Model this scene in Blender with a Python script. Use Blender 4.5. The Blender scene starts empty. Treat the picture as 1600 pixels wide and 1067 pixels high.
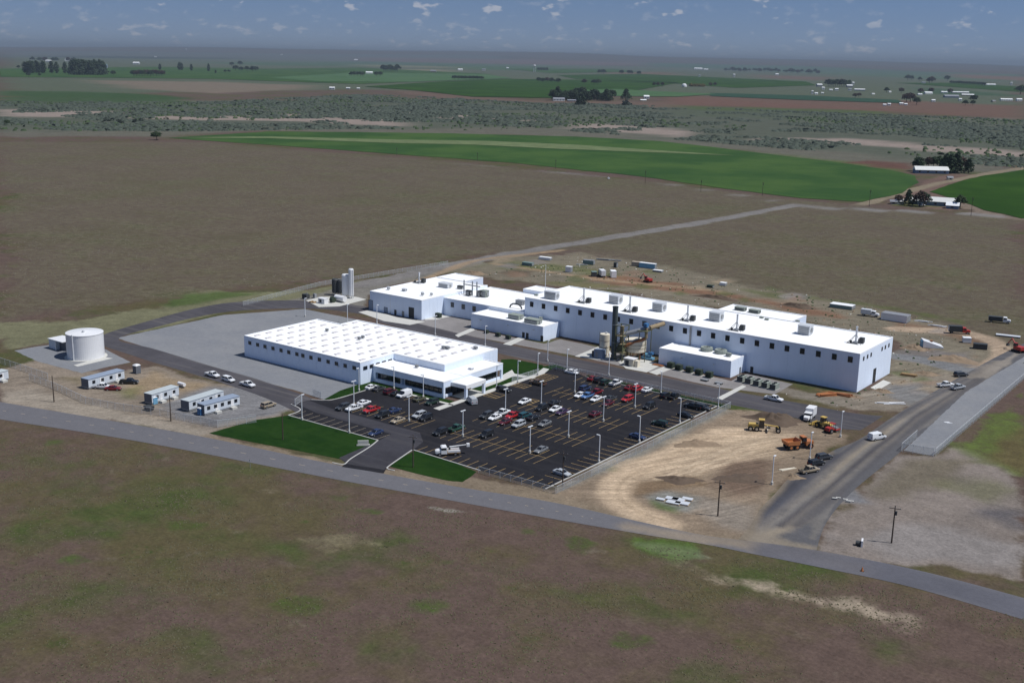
import bpy, math, random
import numpy as np
from mathutils import Vector, Matrix
random.seed(7); RNG = np.random.default_rng(11)
C = bpy.context.scene.collection
sc = bpy.context.scene
# ------------------------------------------------------------------ camera
PH = 105.0; FPX = 1795.0; W_, H_ = 1600.0, 1067.0
HL, HR, VPX = 76.0, 107.0, 2189.0              # horizon at the photo's left and right edge, vanishing point of +Y
def _cam():
    roll = math.atan2(HR-HL, W_)
    d = -math.sin(roll)*(W_/2) + math.cos(roll)*(H_/2-HL)
    pitch = math.atan2(d, FPX)
    fw = np.array([0, math.cos(pitch), -math.sin(pitch)]); up = np.array([0, math.sin(pitch), math.cos(pitch)]); rt = np.array([1., 0, 0])
    c, s = math.cos(roll), math.sin(roll)
    r, u = c*rt+s*up, -s*rt+c*up
    v = r*(VPX-W_/2)+u*(H_/2-(HL+(HR-HL)/W_*VPX))+fw*FPX
    az = math.atan2(v[0], v[1]); ca, sa = math.cos(az), math.sin(az)
    R = np.array([[ca, -sa, 0], [sa, ca, 0], [0, 0, 1]])
    return np.stack([R@r, R@u, R@fw])
CM = _cam()
cd = bpy.data.cameras.new('camera'); cam = bpy.data.objects.new('camera', cd); C.objects.link(cam)
cd.sensor_width = 36; cd.lens = FPX/W_*36; cd.clip_start = 1; cd.clip_end = 200000
cam.matrix_world = Matrix(((CM[0][0], CM[1][0], -CM[2][0], 0), (CM[0][1], CM[1][1], -CM[2][1], 0), (CM[0][2], CM[1][2], -CM[2][2], PH), (0, 0, 0, 1)))
sc.camera = cam
def ray(px, py): return (px-W_/2)*CM[0]+(H_/2-py)*CM[1]+FPX*CM[2]
_hx = [(0, 150), (250, 234), (500, 277), (800, 317), (1000, 270), (1200, 243), (1400, 219), (1600, 183)]     # height of the far rim of the basin, 40 km out
_haz = [math.atan2(*(ray0[:2])) for ray0 in [(x-W_/2)*CM[0]+(H_/2-90)*CM[1]+FPX*CM[2] for x, _ in _hx]]
def rise(x, y):                                # the country is level round the works and climbs gently to its rim far off
    r = np.hypot(x, y); a = np.arctan2(x, y); f = np.clip((r-17000)/23000, 0, 1.0)
    return f**1.5*np.interp(a, _haz, [h for _, h in _hx])*(1+.07*np.sin(a*23+r/2600)+.05*np.sin(a*61+r/1300))
def G(px, py, z=0.):
    d = ray(px, py); t = (z-PH)/d[2]
    if z == 0 and (t < 0 or t*math.hypot(d[0], d[1]) > 16500):
        k = math.hypot(d[0], d[1]); rr = np.arange(16000, 44000, 50.); g = rise(d[0]/k*rr, d[1]/k*rr)-(PH+d[2]/k*rr); i = int(np.argmax(g > 0)) if (g > 0).any() else len(rr)-1
        return (d[0]/k*rr[i], d[1]/k*rr[i], float(rise(d[0]/k*rr[i], d[1]/k*rr[i])))
    return (t*d[0], t*d[1], z)
def onY(px, py, y):
    d = ray(px, py); t = y/d[1]; return (t*d[0], y, PH+t*d[2])
def onX(px, py, x):
    d = ray(px, py); t = x/d[0]; return (x, t*d[1], PH+t*d[2])
# ------------------------------------------------------------------ sun, sky, exposure
SUN_EL = math.radians(60); SUN_AZ = math.radians(67)       # from +Y towards +X
sdir = Vector((math.cos(SUN_EL)*math.sin(SUN_AZ), math.cos(SUN_EL)*math.cos(SUN_AZ), math.sin(SUN_EL)))
sl = bpy.data.lights.new('sun', 'SUN'); sl.energy = 4.3; sl.angle = math.radians(0.5); sl.color = (1, .988, .968)
so = bpy.data.objects.new('sun', sl); C.objects.link(so); so.rotation_euler = sdir.to_track_quat('Z', 'Y').to_euler()
SKY = 0.078
wd = bpy.data.worlds.new('World'); sc.world = wd; wd.use_nodes = True
nt = wd.node_tree; nt.nodes.clear()
def N(nt, t, **k):
    n = nt.nodes.new(t)
    for a, b in k.items():
        if a == 'i':
            for kk, v in b.items():
                if hasattr(v, 'is_output'): nt.links.new(v, n.inputs[kk])
                else: n.inputs[kk].default_value = v
        else: setattr(n, a, b)
    return n
def M2(nt, op, a, b=0., c=None):
    n = nt.nodes.new('ShaderNodeMath'); n.operation = op
    for i, v in enumerate((a, b, c)):
        if v is None: continue
        if hasattr(v, 'is_output'): nt.links.new(v, n.inputs[i])
        else: n.inputs[i].default_value = v
    return n.outputs[0]
def MIX(nt, f, a, b, blend='MIX'):
    n = nt.nodes.new('ShaderNodeMix'); n.data_type = 'RGBA'; n.blend_type = blend
    for s, v in ((n.inputs[0], f), (n.inputs[6], a), (n.inputs[7], b)):
        if hasattr(v, 'is_output'): nt.links.new(v, s)
        else: s.default_value = v if not isinstance(v, tuple) else (tuple(v)+(1,))[:4]
    return n.outputs[2]
def RAMP(nt, f, lo, hi):
    n = nt.nodes.new('ShaderNodeMapRange'); n.interpolation_type = 'SMOOTHSTEP'; n.clamp = True
    nt.links.new(f, n.inputs[0]); n.inputs[1].default_value = lo; n.inputs[2].default_value = hi
    return n.outputs[0]
tc = N(nt, 'ShaderNodeTexCoord'); sp = N(nt, 'ShaderNodeSeparateXYZ', i={0: tc.outputs['Generated']})
zl = M2(nt, 'MAXIMUM', sp.outputs[2], 0.0)
lift = M2(nt, 'ADD', M2(nt, 'MULTIPLY', zl, .85), .17)
cb = N(nt, 'ShaderNodeCombineXYZ', i={0: sp.outputs[0], 1: sp.outputs[1], 2: lift})
nv = N(nt, 'ShaderNodeVectorMath', operation='NORMALIZE', i={0: cb.outputs[0]})
sk = N(nt, 'ShaderNodeTexSky', sky_type='NISHITA', sun_disc=False, sun_elevation=SUN_EL, sun_rotation=SUN_AZ, altitude=400, air_density=1.0, dust_density=.3, ozone_density=1.3)
nt.links.new(nv.outputs[0], sk.inputs[0])
# fair-weather cumulus: puffs in rows, with flat grey bases, thinning upwards
mp = N(nt, 'ShaderNodeMapping', i={0: tc.outputs['Generated'], 'Scale': (1, 1, 2.3)})
def cloud(scale, lo, hi, off, det=4.5):
    m = N(nt, 'ShaderNodeMapping', i={0: mp.outputs[0], 'Location': off})
    n = N(nt, 'ShaderNodeTexNoise', i={0: m.outputs[0], 'Scale': scale, 'Detail': det, 'Roughness': .52})
    return RAMP(nt, n.outputs[0], lo, hi)
big = cloud(40, .60, .675, (.13, .31, .72))
sml = cloud(70, .555, .72, (.4, .9, .13))
hzb = RAMP(nt, sp.outputs[2], .035, .012)
big = M2(nt, 'MULTIPLY', big, RAMP(nt, sp.outputs[2], .018, .04))
sml = M2(nt, 'MULTIPLY', sml, M2(nt, 'MULTIPLY', RAMP(nt, sp.outputs[2], .002, .012), M2(nt, 'ADD', M2(nt, 'MULTIPLY', hzb, .55), .25)))
cl = M2(nt, 'MINIMUM', M2(nt, 'ADD', M2(nt, 'MULTIPLY', big, .75), M2(nt, 'MULTIPLY', sml, .8)), 1.0)
skc = MIX(nt, 1.0, sk.outputs[0], (.68, .80, .97), 'MULTIPLY')
ccol = N(nt, 'ShaderNodeRGB'); ccol.outputs[0].default_value = (9.0, 8.7, 8.9, 1)
veil = M2(nt, 'MULTIPLY', M2(nt, 'POWER', 2.718, M2(nt, 'MULTIPLY', zl, -34.)), .55)
skc = MIX(nt, veil, skc, (5.4, 5.8, 6.5))
fin = MIX(nt, M2(nt, 'MULTIPLY', cl, .62), skc, ccol.outputs[0])
bg = N(nt, 'ShaderNodeBackground', i={0: fin, 1: SKY}); ow = N(nt, 'ShaderNodeOutputWorld', i={0: bg.outputs[0]})
vs = sc.view_settings; vs.view_transform = 'Standard'; vs.look = 'None'; vs.exposure = 0; vs.gamma = 1; vs.use_curve_mapping = False
sc.render.engine = 'CYCLES'
# ------------------------------------------------------------------ colours and materials
def s2l(c): return tuple(((v/255)/12.92 if v/255 <= .04045 else ((v/255+.055)/1.055)**2.4) for v in c)
KF = .78
def P8(r, g, b, k=1.0): return tuple(min(.88, v*KF*k) for v in s2l((r, g, b)))
def mat(name, col, rough=.8, var=.12, scale=.6, metal=0., bump=0., spec=.3, streak=0.):
    m = bpy.data.materials.new(name); m.use_nodes = True; t = m.node_tree; b = t.nodes['Principled BSDF']
    g = N(t, 'ShaderNodeTexCoord'); n = N(t, 'ShaderNodeTexNoise', i={0: g.outputs['Object'], 'Scale': scale, 'Detail': 5, 'Roughness': .6})
    f = M2(t, 'ADD', M2(t, 'MULTIPLY', n.outputs[0], 2*var), 1-var)
    if streak:
        mm = N(t, 'ShaderNodeMapping', i={0: g.outputs['Object'], 'Scale': (1, 1, .12)})
        n2 = N(t, 'ShaderNodeTexNoise', i={0: mm.outputs[0], 'Scale': 1.1, 'Detail': 4})
        f = M2(t, 'MULTIPLY', f, M2(t, 'ADD', M2(t, 'MULTIPLY', n2.outputs[0], 2*streak), 1-streak))
    c = MIX(t, 1.0, col, f, 'MULTIPLY')
    t.links.new(c, b.inputs['Base Color']); b.inputs['Roughness'].default_value = rough; b.inputs['Metallic'].default_value = metal
    b.inputs['Specular IOR Level'].default_value = spec
    if bump:
        bp = N(t, 'ShaderNodeBump', i={'Height': n.outputs[0], 'Strength': bump}); t.links.new(bp.outputs[0], b.inputs['Normal'])
    return m
MT = {}
def mm(name, col, **k):
    MT[name] = mat(name, col, **k); return MT[name]
mm('white_wall', (.72, .80, .92), var=.04, streak=.05, scale=.25)
mm('roof_white', (.84, .84, .83), var=.05, scale=.12)
mm('roof_trim', (.80, .81, .83), var=.04)
mm('dark_glass', (.012, .014, .018), rough=.12, var=.2, spec=.6)
mm('dark_frame', (.03, .032, .036), rough=.5)
mm('grey_metal', (.30, .31, .32), rough=.5, metal=.3)
mm('light_metal', (.62, .64, .66), rough=.5, metal=.2)
mm('dark_metal', (.05, .054, .056), rough=.55)
mm('skylight', (.56, .53, .53), rough=.4)
mm('concrete', (.40, .39, .36), var=.15, scale=.4, bump=.1)
mm('pale_concrete', (.50, .49, .45), var=.14, scale=.4)
mm('pole_white', (.70, .72, .74), rough=.45, var=.03)
mm('wood_pole', (.075, .055, .042), var=.3, scale=3)
mm('tank_cream', (.66, .60, .48), var=.1, scale=.5)
mm('stack_dark', (.065, .08, .08), rough=.5, var=.2)
mm('steel_olive', (.11, .115, .06), rough=.7, var=.2)
mm('steel_tan', (.26, .20, .12), rough=.7, var=.3)
mm('rust', (.30, .12, .05), var=.35, scale=1.5)
mm('orange_paint', (.42, .16, .06), rough=.5, var=.2)
mm('yellow_paint', (.52, .36, .10), rough=.5, var=.15)
mm('red_paint', (.38, .04, .03), rough=.4, var=.12)
mm('blue_paint', (.05, .16, .34), rough=.4, var=.1)
mm('lightblue_paint', (.16, .36, .52), rough=.4, var=.1)
mm('white_paint', (.75, .75, .75), rough=.3, var=.05)
mm('trailer_wall', (.56, .60, .64), var=.06, streak=.08)
mm('trailer_roof', (.24, .29, .37), var=.12, scale=.5)
mm('trailer_roof_pale', (.42, .46, .47), var=.12, scale=.5)
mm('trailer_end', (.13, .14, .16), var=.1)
mm('rubber', (.015, .015, .016), rough=.85)
mm('rim', (.35, .35, .36), rough=.4, metal=.6)
mm('lamp_glass', (.65, .65, .62), rough=.15)
mm('tail_red', (.25, .01, .01), rough=.2)
mm('transformer_green', (.035, .05, .035), var=.15)
mm('louvre_green', (.25, .28, .25), var=.15)
mm('timber', (.30, .19, .09), var=.35, scale=2)
mm('green_roof', (.16, .23, .22), var=.15)
mm('barn_white', (.66, .66, .63), var=.08)
mm('barn_blue', (.16, .22, .30), var=.1)
mm('far_roof_grey', (.22, .23, .25), var=.15)
mm('far_roof_white', (.75, .76, .76), var=.06)
mm('far_roof_red', (.20, .08, .06), var=.15)
mm('far_wall_tan', (.38, .32, .25), var=.1)
mm('bark', (.06, .045, .032), var=.3)
mm('kerb', (.46, .45, .42), var=.12, scale=.5)
mm('yellow_line', (.40, .27, .11), var=.3, scale=2)
mm('pale_line', (.36, .30, .22), var=.3, scale=2)
mm('soil_dark', (.10, .070, .048), var=.3, scale=.8, bump=.6)
mm('soil_tan', (.22, .16, .105), var=.3, scale=.8, bump=.6)
def leafmat(name, col):
    m = mat(name, col, rough=.8, var=.35, scale=.9, spec=.1)
    MT[name] = m
leafmat('leaf_dark', (.040, .060, .034)); leafmat('leaf_mid', (.050, .075, .034)); leafmat('leaf_pale', (.075, .088, .05)); MT['sage'] = mat('sage', (.064, .078, .060), var=.5, scale=.035, spec=.1); leafmat('field_sage', (.14, .125, .095)); leafmat('leaf_brown', (.07, .05, .04))
leafmat('hedge', (.02, .05, .018)); leafmat('tuft', (.092, .084, .050))
# ------------------------------------------------------------------ mesh helpers
class MB:
    def __init__(s): s.v = []; s.f = []; s.m = []; s.sm = []
    def add(s, vs, fs, mi=0, smooth=False):
        o = len(s.v); s.v += [tuple(float(c) for c in p) for p in vs]; s.f += [tuple(o+i for i in f) for f in fs]; s.m += [mi]*len(fs); s.sm += [smooth]*len(fs); return s
    def box(s, x0, x1, y0, y1, z0, z1, mi=0):
        return s.add([(x0, y0, z0), (x1, y0, z0), (x1, y1, z0), (x0, y1, z0), (x0, y0, z1), (x1, y0, z1), (x1, y1, z1), (x0, y1, z1)],
                     [(3, 2, 1, 0), (4, 5, 6, 7), (0, 1, 5, 4), (1, 2, 6, 5), (2, 3, 7, 6), (3, 0, 4, 7)], mi)
    def frus(s, b, t, z0, z1, mi=0):           # b,t = (x0,x1,y0,y1) bottom / top
        return s.add([(b[0], b[2], z0), (b[1], b[2], z0), (b[1], b[3], z0), (b[0], b[3], z0), (t[0], t[2], z1), (t[1], t[2], z1), (t[1], t[3], z1), (t[0], t[3], z1)],
                     [(3, 2, 1, 0), (4, 5, 6, 7), (0, 1, 5, 4), (1, 2, 6, 5), (2, 3, 7, 6), (3, 0, 4, 7)], mi)
    def prism(s, poly, z0, z1, mi=0):          # poly ccw in xy
        n = len(poly)
        return s.add([(x, y, z0) for x, y in poly]+[(x, y, z1) for x, y in poly],
                     [tuple(range(n-1, -1, -1)), tuple(range(n, 2*n))]+[(i, (i+1) % n, n+(i+1) % n, n+i) for i in range(n)], mi)
    def prof(s, poly, y0, y1, mi=0):           # poly in xz extruded along y
        n = len(poly)
        return s.add([(x, y0, z) for x, z in poly]+[(x, y1, z) for x, z in poly],
                     [tuple(range(n)), tuple(range(2*n-1, n-1, -1))]+[((i+1) % n, i, n+i, n+(i+1) % n) for i in range(n)], mi)
    def tube(s, p0, p1, r0, r1=None, n=8, mi=0, cap=True):
        r1 = r0 if r1 is None else r1; p0 = Vector(p0); p1 = Vector(p1); d = (p1-p0).normalized()
        a = d.orthogonal().normalized(); b = d.cross(a)
        vs = [p+(a*math.cos(2*math.pi*i/n)+b*math.sin(2*math.pi*i/n))*r for p, r in ((p0, r0), (p1, r1)) for i in range(n)]
        s.add(vs, [(i, (i+1) % n, n+(i+1) % n, n+i) for i in range(n)], mi, True)
        if cap: s.add(vs, [tuple(range(n-1, -1, -1)), tuple(range(n, 2*n))], mi)
        return s
    def lathe(s, prof, n=24, cx=0, cy=0, mi=0):
        k = len(prof); vs = [(cx+r*math.cos(2*math.pi*i/n), cy+r*math.sin(2*math.pi*i/n), z) for r, z in prof for i in range(n)]
        fs = [(j*n+i, j*n+(i+1) % n, (j+1)*n+(i+1) % n, (j+1)*n+i) for j in range(k-1) for i in range(n)]
        return s.add(vs, fs, mi, False)
    def mesh(s, name, mats):
        me = bpy.data.meshes.new(name); me.from_pydata(s.v, [], s.f)
        for m in (mats if isinstance(mats, (list, tuple)) else [mats]): me.materials.append(MT[m] if isinstance(m, str) else m)
        me.polygons.foreach_set('material_index', s.m); me.polygons.foreach_set('use_smooth', s.sm); me.update(); return me
    def obj(s, name, mats, parent=None, loc=(0, 0, 0), rz=0.):
        o = bpy.data.objects.new(name, s.mesh(name, mats)); C.objects.link(o); o.location = loc; o.rotation_euler.z = rz
        if parent: o.parent = parent
        return o
def tag(o, label=None, cat=None, group=None, kind=None):
    for k, v in (('label', label), ('category', cat), ('group', group), ('kind', kind)):
        if v: o[k] = v
    return o
def thing(name, label, cat, loc=(0, 0, 0), rz=0., group=None):
    o = bpy.data.objects.new(name, None); C.objects.link(o); o.location = loc; o.rotation_euler.z = rz; o.empty_display_size = .3
    return tag(o, label, cat, group)
def inst(name, me, parent=None, loc=(0, 0, 0), rz=0., sc_=None, mat_=None):
    o = bpy.data.objects.new(name, me); C.objects.link(o); o.location = loc; o.rotation_euler.z = rz
    if sc_: o.scale = sc_
    if parent: o.parent = parent
    if mat_:
        o.material_slots[0].link = 'OBJECT'; o.material_slots[0].material = mat_
    return o
# ------------------------------------------------------------------ ground: one sheet to the horizon, its zones painted as earth colours
def vnoise(x, y, cell, seed):
    r = np.random.default_rng(seed).random((256, 256)); u = x/cell; v = y/cell
    i = np.floor(u).astype(int); j = np.floor(v).astype(int); fu = u-i; fv = v-j; fu = fu*fu*(3-2*fu); fv = fv*fv*(3-2*fv)
    a = r[i % 256, j % 256]; b = r[(i+1) % 256, j % 256]; c = r[i % 256, (j+1) % 256]; d = r[(i+1) % 256, (j+1) % 256]
    return (a*(1-fu)+b*fu)*(1-fv)+(c*(1-fu)+d*fu)*fv
def fbm(x, y, cell, seed, o=4): return sum(vnoise(x, y, cell/2**k, seed+k)*.5**k for k in range(o))/sum(.5**k for k in range(o))
def sdf(px, py, poly):
    d2 = np.full(px.shape, 1e18); ins = np.zeros(px.shape, bool); n = len(poly)
    for i in range(n):
        ax, ay = poly[i]; bx, by = poly[(i+1) % n]; ex, ey = bx-ax, by-ay; L = ex*ex+ey*ey+1e-9
        t = np.clip(((px-ax)*ex+(py-ay)*ey)/L, 0, 1); d2 = np.minimum(d2, (px-ax-t*ex)**2+(py-ay-t*ey)**2)
        if ey != 0:
            c = ((ay > py) != (by > py)) & (px < ex*(py-ay)/ey+ax); ins ^= c
    d = np.sqrt(d2); return np.where(ins, -d, d)
def sline(px, py, pts):
    d2 = np.full(px.shape, 1e18)
    for (ax, ay), (bx, by) in zip(pts[:-1], pts[1:]):
        ex, ey = bx-ax, by-ay; L = ex*ex+ey*ey+1e-9; t = np.clip(((px-ax)*ex+(py-ay)*ey)/L, 0, 1)
        d2 = np.minimum(d2, (px-ax-t*ex)**2+(py-ay-t*ey)**2)
    return np.sqrt(d2)
def smooth_line(p, n=6):                               # Catmull-Rom
    q = []; P = [p[0]]+list(p)+[p[-1]]
    for i in range(1, len(P)-2):
        for k in range(n):
            t = k/n; a, b, c, d = (np.array(P[i+j][:2]) for j in (-1, 0, 1, 2))
            q.append(tuple(.5*((2*b)+(c-a)*t+(2*a-5*b+4*c-d)*t*t+(3*b-a-3*c+d)*t**3)))
    q.append(tuple(P[-2][:2])); return q
def pxp(l): return [G(*p)[:2] for p in l]
ZONES = []
def zone(col, poly, soft=3., nz=4., w=1.): ZONES.append(('p', P8(*col), pxp(poly), soft, nz, w))
def stroke(col, pts, width, soft=1.2, nz=1., w=1.): ZONES.append(('l', P8(*col), smooth_line(pxp(pts)), soft, nz, w, width/2))
exec_zones = None
# --- far country
zone((101, 94, 77), [(0, 222), (330, 222), (620, 246), (1000, 280), (1330, 322), (1600, 345), (1600, 560), (1540, 520), (1400, 490), (1130, 446), (900, 395), (740, 400), (560, 435), (330, 460), (0, 500)], 12, 20, .6)
zone((104, 102, 90), [(0, 150), (1600, 185), (1600, 270), (1450, 272), (1170, 238), (900, 214), (420, 206), (255, 214), (0, 214)], 30, 60, .75)
zone((88, 98, 78), [(0, 86), (800, 100), (1600, 116), (1600, 185), (1040, 150), (560, 140), (0, 150)], 60, 90, .7)
zone((60, 82, 48), [(0, 142), (140, 144), (280, 150), (330, 168), (190, 172), (0, 166)], 40, 60, .9)
zone((126, 112, 98), [(150, 126), (330, 128), (500, 134), (470, 140), (330, 148), (200, 138)], 40, 60, .8)
zone((110, 84, 72), [(1040, 150), (1300, 152), (1600, 166), (1600, 186), (1330, 172), (1040, 164)], 40, 60, .85)
zone((78, 92, 56), [(1050, 165), (1330, 172), (1500, 184), (1300, 190), (1050, 182)], 40, 80, .7)
zone((108, 90, 78), [(600, 140), (860, 158), (1060, 160), (1040, 170), (820, 164), (640, 150)], 40, 60, .8)
zone((84, 90, 76), [(-60, 160), (330, 160), (560, 150), (900, 164), (1330, 180), (1660, 192), (1660, 262), (1450, 248), (1170, 224), (900, 202), (560, 200), (300, 203), (-60, 203)], 60, 110, .75)
for pl in ([(0, 173), (90, 170), (190, 176), (330, 182), (520, 178), (640, 190), (620, 198), (470, 190), (330, 188), (160, 184), (0, 183)],
           [(560, 172), (640, 168), (760, 180), (860, 184), (820, 190), (700, 186)],
           [(900, 192), (990, 196), (1090, 206), (1060, 214), (960, 206), (890, 200)],
           [(1180, 214), (1330, 218), (1600, 238), (1600, 246), (1330, 226), (1180, 220)]):
    zone((150, 136, 126), pl, 12, 25, .95)
zone((88, 100, 58), [(1000, 248), (1250, 262), (1424, 270), (1400, 262), (1200, 240), (1100, 234)], 10, 14, .8)
zone((100, 72, 62), [(1320, 255), (1422, 268), (1430, 262), (1425, 256), (1360, 250)], 8, 10, .9)
zone((112, 92, 82), [(1395, 300), (1430, 298), (1440, 285), (1480, 272), (1520, 274), (1470, 296), (1490, 330), (1400, 322)], 4, 6, .9)
zone((104, 112, 62), [(1395, 321), (1480, 326), (1470, 318), (1400, 312)], 2, 3, .7)
for cl_, pts in (((92, 96, 88), [(0, 80), (300, 82), (560, 85), (800, 88), (800, 98), (560, 97), (300, 92), (0, 90)]), ((74, 96, 70), [(300, 98), (560, 96), (820, 101), (700, 105), (420, 103)]), ((108, 92, 84), [(560, 90), (800, 93), (1000, 98), (1000, 103), (800, 101), (560, 96)]), ((120, 118, 92), [(560, 101), (720, 105), (700, 107), (560, 104)]), ((56, 66, 56), [(0, 88), (160, 88), (420, 92), (200, 92)]),
    ((72, 96, 68), [(1000, 98), (1250, 103), (1600, 118), (1600, 124), (1300, 112), (1000, 104)]), ((120, 92, 76), [(1480, 115), (1620, 121), (1620, 127), (1500, 122)]), ((78, 100, 74), [(1180, 107), (1400, 116), (1600, 128), (1440, 123), (1200, 112)]), ((112, 92, 76), [(940, 113), (1040, 113), (1060, 118), (960, 117)]), ((130, 124, 100), [(615, 108), (700, 109), (700, 113), (620, 112)]), ((110, 90, 78), [(1180, 117), (1300, 121), (1290, 127), (1190, 122)]), ((60, 84, 58), [(1430, 136), (1560, 146), (1600, 152), (1450, 147)]), ((70, 96, 62), [(700, 103), (880, 104), (860, 110), (740, 110)])):
    zone(cl_, pts, 60, 60, .8)
# --- verges and the disturbed ground of the works
zone((118, 116, 90), [(0, 505), (130, 500), (260, 478), (330, 455), (430, 458), (560, 440), (560, 452), (470, 470), (350, 488), (170, 528), (60, 540), (0, 548)], 5, 8, .85)
zone((74, 92, 46), [(250, 476), (300, 462), (360, 455), (400, 460), (330, 470), (270, 480)], 4, 7, .8)
zone((84, 104, 50), [(610, 436), (680, 424), (760, 408), (840, 404), (960, 414), (1040, 420), (960, 426), (800, 420)], 6, 12, .55)
zone((126, 122, 114), [(440, 472), (560, 442), (700, 418), (745, 408), (760, 412), (600, 448), (574, 462), (574, 490), (490, 482)], 2, 3, .95)
stroke((128, 124, 120), [(560, 446), (745, 407), (900, 380), (1100, 347), (1245, 320)], 11, 2, 3)
stroke((132, 128, 124), [(1245, 320), (1330, 327), (1460, 332), (1600, 341)], 11, 2, 3)
stroke((132, 128, 124), [(690, 252), (1000, 282), (1245, 320)], 5, 2, 3, .5)
stroke((136, 124, 104), [(1350, 319), (1440, 293), (1520, 276), (1600, 262)], 11, 3, 3)
stroke((126, 112, 98), [(1490, 312), (1530, 328), (1600, 343)], 14, 4, 5)
zone((122, 114, 98), [(700, 424), (780, 404), (900, 396), (1040, 418), (1140, 440), (1400, 486), (1560, 530), (1600, 545), (1600, 575), (1560, 570), (1480, 615), (1390, 600), (1395, 526), (1261, 505), (891, 446), (760, 434)], 6, 10, .95)
zone((96, 100, 62), [(790, 408), (860, 412), (950, 424), (960, 432), (860, 424), (780, 420)], 5, 10, .75)
zone((110, 106, 70), [(860, 442), (960, 444), (1010, 452), (900, 448)], 4, 8, .7)
zone((126, 92, 72), [(920, 432), (1000, 434), (1130, 456), (1260, 478), (1330, 500), (1260, 488), (1100, 462), (960, 446)], 4, 8, .8)
zone((86, 92, 54), [(1010, 425), (1130, 446), (1180, 462), (1290, 470), (1350, 478), (1420, 492), (1500, 505), (1500, 500), (1400, 480), (1200, 455)], 4, 9, .7)
zone((120, 96, 78), [(1390, 500), (1480, 512), (1560, 530), (1540, 548), (1470, 520), (1400, 515)], 4, 6, .85)
stroke((160, 138, 112), [(600, 462), (690, 426), (740, 408), (800, 400), (880, 391)], 5, 1.5, 2, .8)
stroke((158, 136, 110), [(770, 412), (850, 424), (950, 438), (1060, 448), (1130, 456)], 5, 1.5, 2.5, .8)
stroke((170, 150, 128), [(1400, 514), (1480, 517), (1530, 525), (1562, 542), (1562, 560), (1530, 582), (1490, 602)], 9, 1.5, 2)
zone((118, 112, 108), [(1395, 545), (1480, 550), (1530, 544), (1520, 570), (1470, 570), (1395, 560)], 3, 6, .9)
zone((138, 128, 114), [(1395, 590), (1480, 582), (1500, 590), (1470, 612), (1400, 640), (1330, 640), (1250, 616), (1345, 612)], 3, 5, .9)
stroke((122, 122, 122), [(1395, 556), (1440, 562), (1500, 578), (1540, 580)], 9, 1.5, 2)
zone((118, 118, 118), [(1385, 600), (1440, 600), (1460, 620), (1420, 632), (1370, 612)], 3, 4, .8)
zone((150, 108, 72), [(1265, 606), (1330, 614), (1350, 622), (1290, 618)], 2, 4, .7)
zone((128, 120, 108), [(1200, 600), (1260, 610), (1330, 622), (1310, 640), (1210, 612)], 3, 5, .9)
for i_ in range(34):
    cx_, cy_ = random.choice(((random.uniform(770, 1000), random.uniform(405, 440)), (random.uniform(1000, 1250), random.uniform(440, 470)), (random.uniform(1270, 1540), random.uniform(486, 560)), (random.uniform(1400, 1490), random.uniform(570, 625))))
    zone(random.choice(((140, 132, 126), (98, 84, 70), (150, 134, 112), (92, 98, 64), (122, 118, 116), (132, 110, 92))), [(cx_+random.uniform(8, 26)*math.cos(a_), cy_+random.uniform(2, 6)*math.sin(a_)) for a_ in [k_*math.pi/4 for k_ in range(8)]], 2, 4, .7)
# trailer yard and road verge
zone((138, 126, 112), [(0, 575), (70, 560), (170, 585), (240, 572), (330, 596), (470, 632), (440, 652), (330, 678), (170, 655), (0, 632)], 3, 5, .95)
zone((154, 144, 130), [(0, 612), (60, 606), (130, 632), (240, 655), (330, 672), (325, 684), (160, 656), (0, 628)], 3, 5, .8)
zone((122, 122, 124), [(250, 632), (330, 606), (390, 606), (420, 622), (470, 632), (440, 648), (330, 668), (280, 655)], 3, 4, .9)
zone((152, 132, 104), [(190, 612), (240, 582), (320, 600), (240, 622)], 3, 6, .7)
zone((92, 100, 56), [(180, 612), (215, 605), (210, 622)], 3, 5, .6)
zone((112, 102, 74), [(100, 590), (130, 588), (125, 605)], 3, 5, .6)
zone((134, 120, 102), [(325, 679), (520, 720), (600, 734), (745, 745), (880, 765), (930, 790), (1000, 806), (1160, 836), (1160, 846), (1000, 818), (700, 762), (500, 728), (300, 686)], 2, 3, .9)
# construction lot
zone((136, 120, 102), [(1128, 642), (1190, 638), (1260, 660), (1325, 680), (1262, 730), (1210, 765), (1185, 805), (1168, 834), (1090, 830), (1000, 808), (930, 790), (862, 768), (1000, 702)], 3, 4, 1)
zone((134, 130, 120), [(1128, 640), (1140, 642), (1010, 712), (880, 768), (862, 764), (1000, 700)], 2, 3, .9)
zone((184, 163, 137), [(1050, 696), (1110, 668), (1170, 672), (1240, 684), (1250, 700), (1190, 722), (1110, 734), (1060, 742), (1000, 752), (985, 762), (950, 770), (955, 745), (1000, 720)], 4, 7, 1)
zone((124, 100, 78), [(1068, 700), (1110, 680), (1120, 688), (1085, 706)], 2, 4, .7)
zone((112, 94, 80), [(1125, 722), (1185, 714), (1215, 722), (1190, 765), (1150, 775), (1130, 755)], 3, 5, .95)
zone((118, 98, 76), [(1000, 752), (1080, 738), (1085, 755), (1040, 764), (985, 775)], 2, 4, .8)
zone((128, 128, 122), [(1012, 776), (1040, 768), (1090, 778), (1075, 800), (1040, 795)], 2, 3, .9)
zone((82, 98, 52), [(1020, 783), (1055, 793), (1060, 804), (1025, 795)], 1.5, 3, .8)
zone((140, 132, 122), [(1095, 780), (1180, 790), (1168, 826), (1130, 820), (1100, 800)], 3, 4, .7)
stroke((188, 166, 140), [(1040, 818), (1005, 806), (976, 792), (960, 772), (968, 748), (1010, 726), (1070, 700), (1130, 678), (1180, 676)], 8, 1.6, 1.2, 1.)
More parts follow.
